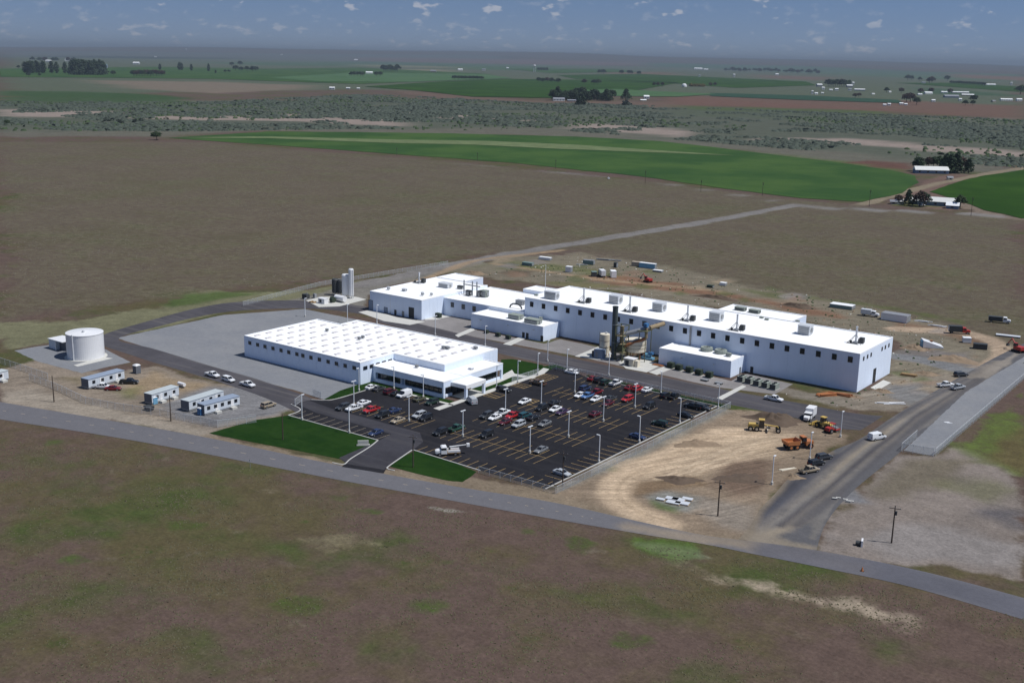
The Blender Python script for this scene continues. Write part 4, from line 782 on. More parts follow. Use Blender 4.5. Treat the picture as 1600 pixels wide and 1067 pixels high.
t = thing('pipe_pile', 'pile of tan pallets and pipes left of the gas yard cabin', 'pile', G(488, 473))
for k in range(6): MB().box(-1.8+k*.6, -1.3+k*.6, -.9, .9, 0, .3+.22*(k % 3)).obj('pallet', 'timber', t)
# big water tank with its pump house
q = G(134.5, 557); t = thing('water_tank', 'large white cylindrical water tank on the grey pad', 'water tank', q); TR = 6.3; TH = 8.9
MB().lathe([(TR, .1), (TR, TH-.25), (TR+.08, TH-.25), (TR+.08, TH), (TR*.97, TH+.1), (0, TH+.75)], 56).obj('shell', 'white_paint', t)
for k in range(1, 5): MB().lathe([(TR+.001, k*1.75), (TR+.012, k*1.75+.02), (TR+.012, k*1.75+.1), (TR+.001, k*1.75+.12)], 56).obj('weld_ring', 'white_paint', t)
a = math.radians(-72); MB().tube((TR*math.cos(a)*1.03, TR*math.sin(a)*1.03, .2), (TR*math.cos(a)*1.03, TR*math.sin(a)*1.03, TH+.3), .22, .22, 8).obj('overflow_pipe', 'light_metal', t)
MB().lathe([(TR+.9, 0), (TR+.9, .12), (TR, .12)], 40).obj('ring_base', 'pale_concrete', t)
a = math.radians(-40); MB().tube((2.5*math.cos(a), 2.5*math.sin(a), TH+.5), (2.5*math.cos(a), 2.5*math.sin(a), TH+1.1), .45, .45, 10).obj('roof_hatch', 'light_metal', t)
f0, f1 = G(77, 544), G(104, 557)
t = thing('pump_house', 'low white pump house with a pale roof, left of the big water tank', 'pump house', f0); L_ = 6.5
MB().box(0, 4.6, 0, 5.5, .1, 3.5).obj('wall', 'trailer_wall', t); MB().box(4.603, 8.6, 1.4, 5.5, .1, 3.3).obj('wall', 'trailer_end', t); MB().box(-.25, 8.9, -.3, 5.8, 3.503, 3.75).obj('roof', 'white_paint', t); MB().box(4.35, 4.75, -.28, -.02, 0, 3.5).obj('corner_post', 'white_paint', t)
# ------------------------------------------------------------------ site trailers
def trailer(a, b, w, label, roof, nwin, blue_step=True):
    A, B = Vector(G(*a)), Vector(G(*b)); L = (B-A).length; rz = math.atan2(B.y-A.y, B.x-A.x)      # +x along the near long side
    t = thing('office_trailer', label, 'site trailer', A, rz, 'site office trailers')
    MB().box(0, L, 0, w, .7, 3.3).obj('body', 'trailer_wall', t); MB().prof([(-.1, 3.303), (L+.1, 3.303), (L+.1, 3.42), (-.1, 3.42)], -.12, w+.12).obj('roof', roof, t); MB().box(-.06, -.003, .05, w-.05, .75, 3.2).obj('end_panel', 'trailer_end', t)
    MB().box(.1, L-.1, .1, w-.1, .15, .695).obj('skirt', 'grey_metal', t)
    me, mp2 = MB().box(-.55, .55, -.09, -.003, -.5, .5).mesh('window', 'dark_frame'), MB().box(-.45, .45, -.11, -.093, -.42, .42).mesh('pane', 'dark_glass')
    for k in range(nwin): o = inst('window', me, t, (L*(k+.6)/(nwin+.2), 0, 2.2)); inst('pane', mp2, o)
    for k in (.34, .78): MB().box(L*k-.5, L*k+.5, -.07, -.003, .85, 2.85).obj('door', 'white_paint', t); MB().box(L*k-.9, L*k+.9, -1.3, -.1, .0, .7).obj('step', 'pale_concrete', t)
trailer((139, 609), (195, 594), 3.6, 'site trailer with dark blue roof beside the water tank pad', 'trailer_roof', 4)
trailer((238, 633), (280, 620), 3.4, 'shorter pale-roofed site trailer standing alone in the middle of the dirt yard', 'trailer_roof_pale', 3)
trailer((296, 644), (350, 627), 3.6, 'left pale-roofed trailer of the pair nearest the green lawn', 'trailer_roof_pale', 4)
trailer((320, 650), (375, 635), 3.4, 'right blue-grey-roofed trailer of the pair nearest the green lawn', 'trailer_roof', 5)
trailer((-30, 606), (14, 594), 3.2, 'white site trailer cut off by the left edge of the photo', 'trailer_roof_pale', 2)
def booth(px, py, m, label, s=1.):
    t = thing('portable_toilet', label, 'portable toilet', G(px, py)); MB().box(-.75*s, .75*s, -.75*s, .75*s, .1, 2.2*s).obj('cabin', m, t); MB().frus((-.8*s, .8*s, -.8*s, .8*s), (-.5*s, .5*s, -.5*s, .5*s), 2.203*s, 2.5*s).obj('roof', 'white_paint', t); MB().box(-.45*s, .45*s, -.8*s, -.755*s, .2, 2.0*s).obj('door', m, t); MB().box(-.8*s, .8*s, -.8*s, .8*s, 0, .097).obj('base', 'dark_metal', t)
booth(234, 629, 'blue_paint', 'blue portable toilet at the near end of the lone middle trailer'); booth(241, 631, 'lightblue_paint', 'pale blue portable toilet beside the blue one at the lone trailer'); booth(314, 648, 'blue_paint', 'blue portable toilet at the near corner of the right paired trailer'); booth(214, 583, 'trailer_end', 'dark cabin with white roof standing alone right of the first trailer', 1.25)
t = thing('skip', 'small dark skip behind the fence, below the lone trailer', 'skip', G(233, 641)); MB().frus((-1.2, 1.2, -.7, .7), (-1.6, 1.6, -.9, .9), .1, 1.4).obj('bin', 'dark_metal', t); MB().box(-1.0, 1.0, -.6, .6, 0, .098).obj('skid', 'rust', t)
t = thing('propane_tank', 'white tank trailer on the gravel at the far end of the lone trailer', 'tank', G(284, 605)); MB().tube((-1.5, 0, 1.1), (1.5, 0, 1.1), .6, .6, 12).obj('vessel', 'white_paint', t); MB().box(-1., 1., -.5, .5, .2, .5).obj('frame', 'grey_metal', t)
# ------------------------------------------------------------------ light and utility poles
def pole_mesh():
    a = MB(); a.box(-.09, .09, -.09, .09, .75, 7.4); base = MB(); base.tube((0, 0, 0), (0, 0, .75), .32, .32, 10); h = MB(); h.box(.1, .95, -.2, .2, 7.25, 7.42); h2 = MB(); h2.box(-.95, -.1, -.2, .2, 7.25, 7.42); gl = MB().box(.3, .85, -.14, .14, 7.215, 7.247)
    return a.mesh('shaft', 'pole_white'), base.mesh('base', 'pale_concrete'), h.mesh('lamp_head', 'pole_white'), h2.mesh('lamp_head', 'pole_white'), gl.mesh('lens', 'lamp_glass')
PMS = pole_mesh()
def light_pole(px, py, label, heads=1, rz=0., s=1.05):
    t = thing('light_pole', label, 'light pole', G(px, py), rz, 'white light poles'); t.scale = (s, s, s)
    inst('shaft', PMS[0], t); inst('base', PMS[1], t); h = inst('lamp_head', PMS[2], t); inst('lens', PMS[4], h)
    if heads == 2: inst('lamp_head', PMS[3], t)
R90 = math.pi/2
for px, py, lb, hd, rz in (
    (472, 656, 'light pole on the lawn corner beside the site gate', 1, R90), (545.7, 676.5, 'light pole on the lawn edge behind the pale bays', 1, R90),
    (553, 633, 'light pole above the white pickup in the small left car park', 2, R90), (561, 611, 'light pole on the grass by the warehouse corner', 1, -R90),
    (615.6, 608.5, 'light pole rising behind the maroon car by the office windows', 1, -R90), (661.3, 621.5, 'light pole on the grass before the middle of the office windows', 1, -R90),
    (639, 658, 'light pole left of the silver car in the small left car park', 2, R90), (723, 682, 'light pole beside the green pickup in the front row', 2, R90),
    (789.5, 645.5, 'light pole behind the cluster of white and red cars', 2, R90), (827.7, 708, 'light pole at the grey car in the front row', 2, R90),
    (845.5, 632.5, 'light pole by the dark car and the hatched bay', 2, R90), (888, 683, 'light pole in the middle of the second row of empty bays', 2, R90),
    (942.5, 658.5, 'light pole right of the dark maroon car in the third row', 2, R90), (935.7, 722.5, 'nearest light pole on the long right kerb', 1, math.pi),
    (998.7, 691, 'light pole on the right kerb by a dark blue car', 1, math.pi), (1062, 661, 'farthest light pole on the long right kerb', 1, math.pi),
    (992, 637, 'light pole at the right end of the fourth row by a black car', 2, R90), (898, 614, 'light pole left of the blue car in the fourth row', 2, R90),
    (1032.5, 615.5, 'light pole on the grass strip right of the white sedan', 1, -R90), (1122, 638, 'light pole outside the far corner of the car park', 1, math.pi),
    (951, 587, 'light pole between car park hedge and drive below the chimney', 1, R90), (855.5, 565, 'light pole on the drive edge before the left plant room corner', 1, R90),
    (885.7, 580, 'light pole on the drive edge left of the chimney', 1, R90), (840, 586.5, 'light pole on the lawn right of the office path', 1, R90),
    (808.8, 598.5, 'light pole on the lawn along the office pavement', 1, 0), (776, 607, 'thin light pole at the office pavement behind the black car', 1, 0),
    (758, 541, 'light pole behind the far right corner of the warehouse', 1, R90), (680, 524, 'light pole behind the middle of the warehouse roof', 1, R90),
    (589, 506, 'short-looking light pole behind the notch of the warehouse roof', 1, R90), (610, 490.5, 'twin-headed light pole before the production building doors', 2, 0),
    (543, 505, 'light pole behind the left part of the warehouse near the gas yard', 1, R90), (476.8, 495, 'light pole on the gravel yard edge near the generator', 1, R90),
    (1265, 718, 'light pole beside the orange dump truck', 1, R90), (1206, 757, 'light pole on the bare dirt mound by the haul road', 1, R90), (1313, 683, 'light pole by the red roller at the end of the construction lot', 1, R90)):
    light_pole(px, py, lb, hd, rz)
def upole(px, py, h, label, rz=0.3, grp='wooden utility poles', arm=True):
    t = thing('utility_pole', label, 'utility pole', G(px, py), rz, grp); MB().tube((0, 0, 0), (0, 0, h), .19, .12, 8).obj('shaft', 'wood_pole', t)
    if arm:
        MB().box(-1.25, 1.25, -.19, -.13, h-.7, h-.55).obj('crossarm', 'wood_pole', t)
        for x in (-1.1, 0, 1.1): MB().tube((x, -.16, h-.55), (x, -.16, h-.3), .06, .05, 6).obj('insulator', 'grey_metal', t)
        MB().tube((.3, 0, h-2.2), (.3, 0, h-1.3), .26, .26, 9).obj('transformer', 'dark_metal', t)
upole(1121.5, 806, 9.1, 'wooden utility pole standing by the pallets of the construction lot'); upole(1393, 848, 9.0, 'wooden utility pole on the waste ground right of the haul road')
upole(84.5, 628, 8.4, 'wooden utility pole at far left by the fence below the water tank', .3, 'wooden utility poles', False); upole(267, 658, 7.9, 'wooden utility pole before the lone site trailer', .3, 'wooden utility poles', False)
upole(645.5, 730, 9.0, 'dark pole standing on the small lawn right of the entrance'); upole(442, 687, 7.6, 'dark pole standing on the larger lawn left of the entrance', .3, 'wooden utility poles', False); upole(879, 759, 9.2, 'dark pole at the near right corner of the car park')
for k, (px, py, h) in enumerate(((1008, 286, 11), (1095, 300, 10), (1191, 306, 11), (1358, 323, 13), (1517, 338, 14), (868, 264, 9), (746, 252, 9), (620, 244, 9))):
    upole(px, py, h, 'distant utility pole on the field road %s' % ('fourth from its left', 'fifth from its left', 'sixth from its left, before the green field', 'left of the white farm shed', 'right of the white farm shed', 'third from its left', 'second from its left', 'leftmost, where the green field narrows')[k], .6, 'poles along the field road')
t = thing('marker_post', 'thin pale marker post on the near verge of the road', 'post', G(391, 731)); MB().tube((0, 0, 0), (0, 0, 2.4), .06, .05, 6).obj('post', 'grey_metal', t); MB().box(-.2, .2, -.05, -.02, 1.9, 2.35).obj('plate', 'light_metal', t)
t = thing('entrance_sign', 'low pale sign slab on the lawn beside the entrance', 'sign', G(567.5, 696), .75); MB().box(-1.5, 1.5, -.18, .18, .35, 1.5).obj('board', 'pale_concrete', t); MB().box(-1.8, 1.8, -.4, .4, 0, .347).obj('plinth', 'kerb', t)
# ------------------------------------------------------------------ fences and gates
MT['mesh'] = mat('chain_link', (.45, .47, .47), rough=.6, var=.05)
_t = MT['mesh'].node_tree; _b = _t.nodes['Principled BSDF']; _b.inputs['Alpha'].default_value = .17
def fence(pts, label, h=2.2, m='mesh', px=True):
    P_ = [Vector((*(G(*p)[:2] if px else p), 0)) for p in pts]; t = thing('chain_link_fence', label, 'fence', P_[0], 0, 'chain link fences')
    posts = []; 
    for a, b in zip(P_[:-1], P_[1:]):
        L = (b-a).length; n = max(1, round(L/3.2)); d = (b-a)/n
        posts += [a+d*i for i in range(n)]
        rz = math.atan2(d.y, d.x)
        inst('mesh_panel', MB().box(0, L, -.012, .012, .05, h-.05).mesh('mesh_panel', m), t, tuple(a-P_[0]), rz); inst('top_rail', MB().box(0, L, -.03, .03, h-.05, h+.02).mesh('top_rail', 'light_metal'), t, tuple(a-P_[0]), rz)
    posts.append(P_[-1]); me = MB().tube((0, 0, 0), (0, 0, h+.15), .045, .045, 6).mesh('post', 'light_metal')
    for p in posts: inst('post', me, t, tuple(p-P_[0]))
fence([(-30, 552), (0, 568), (75, 593)], 'short chain link fence run below the water tank pad')
fence([(46, 594), (90, 610), (134, 631), (180, 640), (250, 650), (340, 668), (400, 660)], 'long chain link fence between the site trailers and the road')
fence([(-222, 319.2), (-151.2, 317.4)], 'chain link fence along the drive behind the car park hedge', 2.0, 'mesh', False)
fence([(-151.2, 317.2), (-151.4, 222.5)], 'chain link fence beside the long right kerb of the car park', 2.0, 'mesh', False)
fence([(-151.6, 222.2), (-175.5, 221.6)], 'short chain link fence across the near end of the car park', 1.8, 'mesh', False)
fence([(1410, 706), (1458, 714)], 'chain link fence closing the near end of the gravel strip', 2.6); fence([(1461, 713), (1600, 593), (1660, 545)], 'chain link fence along the right side of the gravel strip', 2.4); fence([(1408, 705), (1432, 684)], 'short chain link return at the left corner of the gravel strip', 2.4)
fence([(380, 478), (500, 447), (560, 437), (700, 414)], 'far chain link fence between gas yard and open field', 2.0)
fence([(800, 597), (842, 584)], 'little chain link return beside the office path', 1.8)
pxs('gravel_strip', [(1412, 704), (1458, 712), (1600, 590), (1660, 540), (1600, 558), (1510, 612)], .045, 'gravel', .5)
def gate(a, b, label):
    A, B = Vector(G(*a)), Vector(G(*b)); L = (B-A).length; t = thing('site_gate', label, 'gate', A, math.atan2(B.y-A.y, B.x-A.x), 'swing gates at the site entrance')
    f = MB(); f.tube((0, 0, 0), (0, 0, 2.4), .08, .08, 7); f.tube((L, 0, .1), (L, 0, 2.2), .04, .04, 6); f.box(.1, L, -.03, .03, 2.13, 2.2); f.box(.1, L, -.03, .03, .1, .17); f.obj('frame', 'light_metal', t); MB().box(.12, L-.05, -.012, .012, .18, 2.12).obj('mesh_panel', 'mesh', t)
    MB().tube((.1, 0, 2.1), (L, 0, .15), .03, .03, 5).obj('brace', 'light_metal', t)
gate((461, 634), (472, 626), 'left leaf of the open gate beside the lawn corner'); gate((502, 623), (489, 618), 'right leaf of the open gate at the gravel yard corner')
# ------------------------------------------------------------------ vehicles: one set of part meshes per kind, shared by every vehicle of that kind
def loft(b, secs, mi=0):                       # secs: (x, halfwidth, z0, z1, shoulder)
    n = len(secs); vs = []
    for x, w, z0, z1, s in secs: vs += [(x, -w*.92, z0), (x, -w, z0+(z1-z0)*.3), (x, -w, z0+(z1-z0)*.75), (x, -w*s, z1), (x, w*s, z1), (x, w, z0+(z1-z0)*.75), (x, w, z0+(z1-z0)*.3), (x, w*.92, z0)]
    fs = []
    for i in range(n-1):
        for k in range(8): a, c = i*8+k, i*8+(k+1) % 8; fs.append((a, a+8, c+8, c))
    fs += [tuple(range(8)), tuple(range(n*8-1, n*8-9, -1))]
    return b.add(vs, fs, mi)
def wheel_mesh(r=.34, w=.22):
    b = MB().tube((0, -w/2, 0), (0, w/2, 0), r, r, 12); h = MB().tube((0, -w/2-.012, 0), (0, w/2+.012, 0), r*.6, r*.6, 9); return b.mesh('wheel', 'rubber'), h.mesh('rim', 'rim')
WH_ = {k: wheel_mesh(*k) for k in ((.34, .22), (.40, .27), (.5, .3))}
def cabin(x0, x1, f0, f1, w0, w1, z0, z1):      # glass house: base x0..x1, roof f0..f1
    g = MB().frus((x0, x1, -w0, w0), (f0, f1, -w1, w1), z0+.002, z1)
    r = MB().frus((f0-.06, f1+.06, -w1-.03, w1+.03), (f0+.05, f1-.08, -w1+.06, w1-.06), z1+.002, z1+.07)
    for sx, tx in ((x0, f0), (x1, f1), ((x0+x1)/2, (f0+f1)/2)):
        for sg in (-1, 1): r.tube((sx, sg*w0, z0), (tx, sg*(w1+.0), z1+.02), .055, .05, 4)
    return g, r
KM = {}
def lights(L, w, zf, zr, wr=.0):
    h = MB().box(L/2-.06, L/2+.015, .42, w-.1, zf-.08, zf+.08); h2 = MB().box(L/2-.06, L/2+.015, -w+.1, -.42, zf-.08, zf+.08); r = MB().box(-L/2-.015, -L/2+.06, .5, w-.06, zr-.1, zr+.1); r2 = MB().box(-L/2-.015, -L/2+.06, -w+.06, -.5, zr-.1, zr+.1)
    return [('headlight', h.mesh('headlight', 'lamp_glass'), 0), ('headlight', h2.mesh('headlight', 'lamp_glass'), 0), ('tail_light', r.mesh('tail_light', 'tail_red'), 0), ('tail_light', r2.mesh('tail_light', 'tail_red'), 0)]
b = loft(MB(), [(-2.35, .80, .42, .82, .9), (-2.25, .88, .28, .98, .88), (-1.5, .91, .24, 1.02, .9), (0, .91, .22, .98, .92), (1.0, .91, .24, .93, .9), (1.9, .88, .28, .82, .86), (2.35, .78, .36, .68, .86)]); g, r = cabin(-1.72, 1.05, -1.05, .25, .80, .62, .93, 1.40)
KM['sedan'] = ([('body', b.mesh('body', 'white_paint'), 1), ('roof', r.mesh('roof', 'white_paint'), 1), ('window_glass', g.mesh('window_glass', 'dark_glass'), 0), ('bumper', MB().box(2.3, 2.42, -.75, .75, .3, .5).mesh('bumper', 'dark_metal'), 0)]+lights(4.7, .80, .66, .78), (.34, .22), 1.42, -1.42, .80, 1.0)
b = loft(MB(), [(-2.35, .88, .42, .98, .94), (-2.25, .93, .36, 1.1, .94), (0, .95, .34, 1.1, .94), (1.1, .95, .34, 1.06, .92), (2.1, .92, .38, .98, .88), (2.38, .84, .45, .86, .88)]); g, r = cabin(-2.25, 1.15, -2.0, .45, .86, .72, 1.08, 1.68)
KM['suv'] = ([('body', b.mesh('body', 'white_paint'), 1), ('roof', r.mesh('roof', 'white_paint'), 1), ('window_glass', g.mesh('window_glass', 'dark_glass'), 0), ('bumper', MB().box(2.32, 2.45, -.8, .8, .4, .6).mesh('bumper', 'dark_metal'), 0)]+lights(4.75, .86, .82, .95), (.40, .27), 1.5, -1.45, .84, 1.0)
b = loft(MB(), [(-.72, .97, .42, 1.08, .95), (.2, .97, .4, 1.1, .94), (1.3, .96, .42, 1.1, .92), (2.5, .93, .46, 1.02, .88), (2.8, .86, .52, .9, .88)])
b.box(-2.8, -.75, -.95, -.85, .55, 1.1).box(-2.8, -.75, .85, .95, .55, 1.1).box(-2.8, -2.72, -.848, .848, .55, 1.1); g, r = cabin(-.65, 1.4, -.5, .75, .88, .72, 1.08, 1.72)
KM['pickup'] = ([('body', b.mesh('body', 'white_paint'), 1), ('roof', r.mesh('roof', 'white_paint'), 1), ('window_glass', g.mesh('window_glass', 'dark_glass'), 0), ('cargo_bed', MB().box(-2.7, -.76, -.84, .84, .5, .62).mesh('cargo_bed', 'dark_metal'), 0), ('bumper', MB().box(2.74, 2.88, -.85, .85, .45, .65).mesh('bumper', 'rim'), 0)]+lights(5.6, .88, .86, .92), (.40, .27), 1.8, -1.75, .86, 1.0)
b = loft(MB(), [(-2.6, .95, .4, 1.2, .98), (-2.55, .98, .36, 1.3, .98), (1.3, .98, .36, 1.3, .96), (2.3, .95, .4, 1.12, .9), (2.65, .86, .48, .95, .9)]); b.frus((-2.55, .9, -.95, .95), (-2.5, .7, -.85, .85), 1.303, 2.05); g = MB().frus((.903, 1.9, -.9, .9), (.703, .85, -.8, .8), 1.303, 1.98); r = MB().frus((-2.5, .8, -.86, .86), (-2.35, .7, -.75, .75), 2.053, 2.14)
KM['van'] = ([('body', b.mesh('body', 'white_paint'), 1), ('roof', r.mesh('roof', 'white_paint'), 1), ('window_glass', g.mesh('window_glass', 'dark_glass'), 0), ('side_window', MB().box(-.4, .6, -.957, -.955, 1.4, 1.8).mesh('side_window', 'dark_glass'), 0), ('bumper', MB().box(2.58, 2.72, -.8, .8, .4, .6).mesh('bumper', 'dark_metal'), 0)]+lights(5.25, .86, .9, 1.0), (.40, .27), 1.65, -1.6, .86, 1.0)
PC = {}
def paint_mat(c):
    if c not in PC: PC[c] = mat('car_paint', c, rough=.28, var=.03, spec=.5)
    return PC[c]
COL = dict(white=(.74, .75, .76), silver=(.40, .42, .44), grey=(.17, .175, .18), dgrey=(.045, .048, .052), black=(.016, .017, .019), navy=(.025, .04, .10), blue=(.09, .19, .40), teal=(.02, .075, .09), red=(.42, .025, .03), dred=(.17, .012, .016), maroon=(.09, .012, .02), green=(.03, .085, .06), dgreen=(.016, .035, .024), brown=(.11, .07, .045), tan=(.33, .27, .19), olive=(.085, .085, .05), plum=(.06, .03, .07))
def car(px, py, kind, col, head, label, s=1.06, cat=None, group='vehicles in the car park', h=None):
    parts, wk, xf, xr, wy, _ = KM[kind]; q = G(px, py); rz = {'N': R90, 'S': -R90, 'E': 0., 'W': math.pi}.get(head, head)
    t = thing('parked_car' if kind in ('sedan', 'suv') else {'pickup': 'pickup_truck', 'van': 'van'}[kind], label, cat or {'sedan': 'car', 'suv': 'car', 'pickup': 'pickup', 'van': 'van'}[kind], q, rz+random.uniform(-.03, .03), group); t.scale = (s, s, s)
    for nm, me, p in parts: inst(nm, me, t, mat_=paint_mat(COL[col]) if p else None)
    for x in (xf, xr):
        for y in (-wy, wy): w = inst('wheel', WH_[wk][0], t, (x, y, wk[0])); inst('rim', WH_[wk][1], w)
    return t
CARS = [
 (581, 607.5, 'sedan', 'white', 'N', 'white sedan at the left end of the row facing the office'), (592, 610, 'sedan', 'dgrey', 'N', 'dark grey sedan beside the white one facing the office'), (609.5, 615, 'suv', 'maroon', 'N', 'maroon car facing the office left of the white van'), (620, 617.5, 'sedan', 'black', 'N', 'black sedan squeezed between maroon car and white van'), (631.5, 620, 'van', 'white', 'S', 'white van in the row facing the office'), (655, 626, 'sedan', 'olive', 'N', 'olive brown sedan facing the office right of the white van'), (675, 631.5, 'suv', 'dgreen', 'S', 'dark green car at the right end of the office row'),
 (536, 639.5, 'suv', 'dgrey', 'S', 'dark grey car at the left end of the small double row'), (553, 641, 'pickup', 'white', 'S', 'white pickup nose out in the small double row'), (568.5, 632, 'sedan', 'white', 'N', 'white sedan tucked behind the white pickup in the small double row'), (580, 643.5, 'pickup', 'red', 'S', 'bright red pickup in the small left car park'), (597.5, 651.5, 'suv', 'black', 'S', 'black car right of the red pickup'), (616, 644, 'sedan', 'navy', 'N', 'navy sedan in the far half of the small double row'), (621.5, 659.5, 'sedan', 'tan', 'S', 'pale tan sedan low in the small double row'), (655, 652, 'suv', 'silver', 'S', 'silver car beside the lamp at the end of the small double row'), (665, 656, 'suv', 'black', 'S', 'black car at the right end of the small double row'), (587, 679, 'sedan', 'navy', 'S', 'dark blue sedan alone in the pale bays along the lawn'),
 (688, 678.5, 'suv', 'black', 'S', 'black car at the left end of the front row beside the green pickup'), (713, 672.5, 'pickup', 'green', 'N', 'dull green pickup in the front row of the main car park'), (760, 682, 'suv', 'black', 'S', 'black car alone in the middle of the front row'), (845, 706, 'sedan', 'grey', 'S', 'grey brown sedan by the lamp in the front row'), (737, 630, 'van', 'silver', 2.6, 'silver van parked at the office porch pavement'), (787, 612, 'suv', 'black', 'E', 'black car parked against the office pavement'), (819.5, 630, 'sedan', 'white', 'S', 'white sedan at the left end of the third row by the hatched bay'), (893.5, 584, 'sedan', 'white', 'E', 'white sedan at the far left corner of the car park near the drive'), (840, 601.5, 'pickup', 'brown', 'W', 'brown pickup standing by the office pavement lamp'),
 (760, 652.5, 'suv', 'dgrey', 'S', 'dark grey car at the left end of the crowded second row'), (773, 655, 'sedan', 'white', 'S', 'white sedan at the near left of the crowded second row'), (785, 648, 'pickup', 'white', 'N', 'white pickup behind the sedan in the crowded second row'), (801, 652.5, 'pickup', 'red', 'S', 'red pickup in the crowded second row beside the white ones'), (789, 662, 'sedan', 'maroon', 'S', 'maroon sedan in the near half of the crowded second row'), (820, 652.5, 'suv', 'teal', 'N', 'dark teal car right of the red pickup in the second row'), (833, 655.5, 'sedan', 'black', 'N', 'black sedan at the far right of the crowded second row'), (810, 666.5, 'suv', 'silver', 'S', 'silver car in the near half of the second row'), (851, 664.5, 'sedan', 'grey', 'S', 'grey sedan at the right end of the second row cars'),
 (846.5, 640.5, 'suv', 'black', 'S', 'black car under the lamp of the third row'), (867.5, 642, 'sedan', 'white', 'S', 'white sedan in the middle of the third row'), (866, 632.5, 'sedan', 'black', 'N', 'black sedan behind the white one in the third row'), (878, 646.5, 'sedan', 'plum', 'S', 'dark plum sedan right of the white one in the third row'), (930, 649.5, 'sedan', 'maroon', 'N', 'dark maroon sedan left of the lamp in the third row'),
 (906, 620, 'sedan', 'white', 'S', 'white sedan at the left end of the fourth row'), (918, 621.5, 'pickup', 'blue', 'S', 'light blue pickup in the fourth row'), (932, 616, 'pickup', 'dred', 'N', 'dark red pickup in the fourth row behind the white car'), (931, 626, 'sedan', 'white', 'S', 'white sedan right of the blue pickup in the fourth row'), (914, 610, 'suv', 'navy', 'N', 'navy car at the back of the fourth row by the lamp'), (954, 625, 'sedan', 'dgrey', 'N', 'dark grey sedan in the middle of the fourth row'), (950, 633, 'sedan', 'maroon', 'S', 'maroon sedan in the near half of the fourth row'), (980, 626.5, 'suv', 'red', 'S', 'bright red car in the fourth row'), (1014, 637.5, 'suv', 'black', 'S', 'black car alone at the right end of the fourth row'),
 (926, 594, 'sedan', 'dred', 'N', 'dark red sedan first in the back row under the hedge'), (936, 597, 'suv', 'black', 'N', 'black car left in the back row under the hedge'), (946, 600.5, 'suv', 'dgreen', 'N', 'dark green car left of the white one in the back row'), (962, 601.5, 'pickup', 'white', 'N', 'white pickup in the back row under the hedge'), (984, 608.5, 'sedan', 'dred', 'N', 'dark red sedan left of the orange red one in the back row'), (996, 610.5, 'suv', 'red', 'N', 'orange red car behind the lamp in the back row'), (1011, 611.5, 'sedan', 'white', 'N', 'white sedan at the grass strip in the back row'), (1040, 621, 'suv', 'black', 'N', 'left of two black cars in the back row by the grass'), (1053, 622.5, 'pickup', 'black', 'N', 'black pickup right in the back row by the grass'),
 (1083, 638, 'pickup', 'black', 'W', 'black pickup at the far end of the right kerb row'), (1098, 640, 'suv', 'dgrey', 'E', 'dark car in the far corner of the car park'), (1071, 651.5, 'sedan', 'black', 'E', 'black sedan by the farthest lamp on the right kerb'), (1031, 665, 'suv', 'dgreen', 'W', 'dark green car halfway along the right kerb'), (996, 685, 'sedan', 'navy', 'E', 'dark blue sedan by the middle lamp on the right kerb'), (878, 742, 'sedan', 'silver', 'E', 'silver sedan at the near end of the right kerb')]
for c in CARS: car(*c)
GY_ = 'vehicles outside the car park'
for c in ((332, 588.5, 'pickup', 'white', 'E', 'leftmost of three white vehicles on the drive beside the gravel yard'), (357, 596, 'suv', 'white', 'E', 'middle of three white vehicles on the drive beside the gravel yard'), (387, 603.5, 'pickup', 'white', 'E', 'rightmost of three white vehicles on the drive beside the gravel yard'),
 (160, 607, 'pickup', 'white', .6, 'white pickup beside the first site trailer'), (177, 609.5, 'sedan', 'dred', .7, 'dark red sedan beside the first site trailer'), (202, 599.5, 'pickup', 'black', .7, 'black pickup at the far end of the first site trailer'), (419.5, 636, 'suv', 'tan', R90, 'pale tan car on the gravel right of the paired trailers'),
 (1209, 626, 'pickup', 'white', 'E', 'white pickup driving on the service drive before the hall'), (1477, 604, 'pickup', 'white', 1.0, 'white pickup on the dirt right of the hall'), (1496, 608, 'pickup', 'silver', 1.2, 'silver pickup beside the haul road right of the hall'), (1501, 588, 'suv', 'dgrey', .9, 'dark car behind the pickups right of the hall'),
 (1264, 738, 'pickup', 'tan', 1.15, 'pale tan pickup parked at the edge of the haul road'), (1275, 727, 'suv', 'black', 1.15, 'black car behind the tan pickup on the haul road'), (1287, 717.5, 'suv', 'dgrey', 1.15, 'farthest dark car of the three parked on the haul road edge'), (1370, 686.5, 'van', 'white', 1.1, 'white van driving along the haul road'),
 (1440, 322, 'suv', 'white', 0.4, 'white car left of the long farm shed'), (951, 280, 'sedan', 'white', -.9, 'tiny white car on the field road before the green field')): car(*c, group=GY_)
# trucks and machines
def wheels(t, pts, r, w, m=None):
    a = MB().tube((0, -w/2, 0), (0, w/2, 0), r, r, 14).mesh('wheel', 'rubber'); h = MB().tube((0, -w/2-.02, 0), (0, w/2+.02, 0), r*.5, r*.5, 9).mesh('hub', m or 'rim')
    for x, y in pts: o = inst('wheel', a, t, (x, y, r)); inst('hub', h, o)
def truck_cab(t, m, x=0., w=1.15, hood=True, z0=.65):
    b = MB()
    if hood: loft(b, [(x+.6, w*.8, z0, 1.75, .95), (x+1.7, w*.75, z0, 1.65, .9), (x+2.1, w*.66, z0, 1.45, .9)])
    b.box(x-1.0, x+.6, -w, w, z0+.003, 1.7); b.frus((x-1.0, x+.6, -w, w), (x-.9, x+.25, -w*.9, w*.9), 2.4, 2.65); b.box(x-1.0, x-.8, -w, w, 1.703, 2.397); b.obj('cab', m, t)
    MB().frus((x-.795, x+.58, -w+.02, w-.02), (x-.795, x+.3, -w*.92, w*.92), 1.705, 2.395).obj('window_glass', 'dark_glass', t)
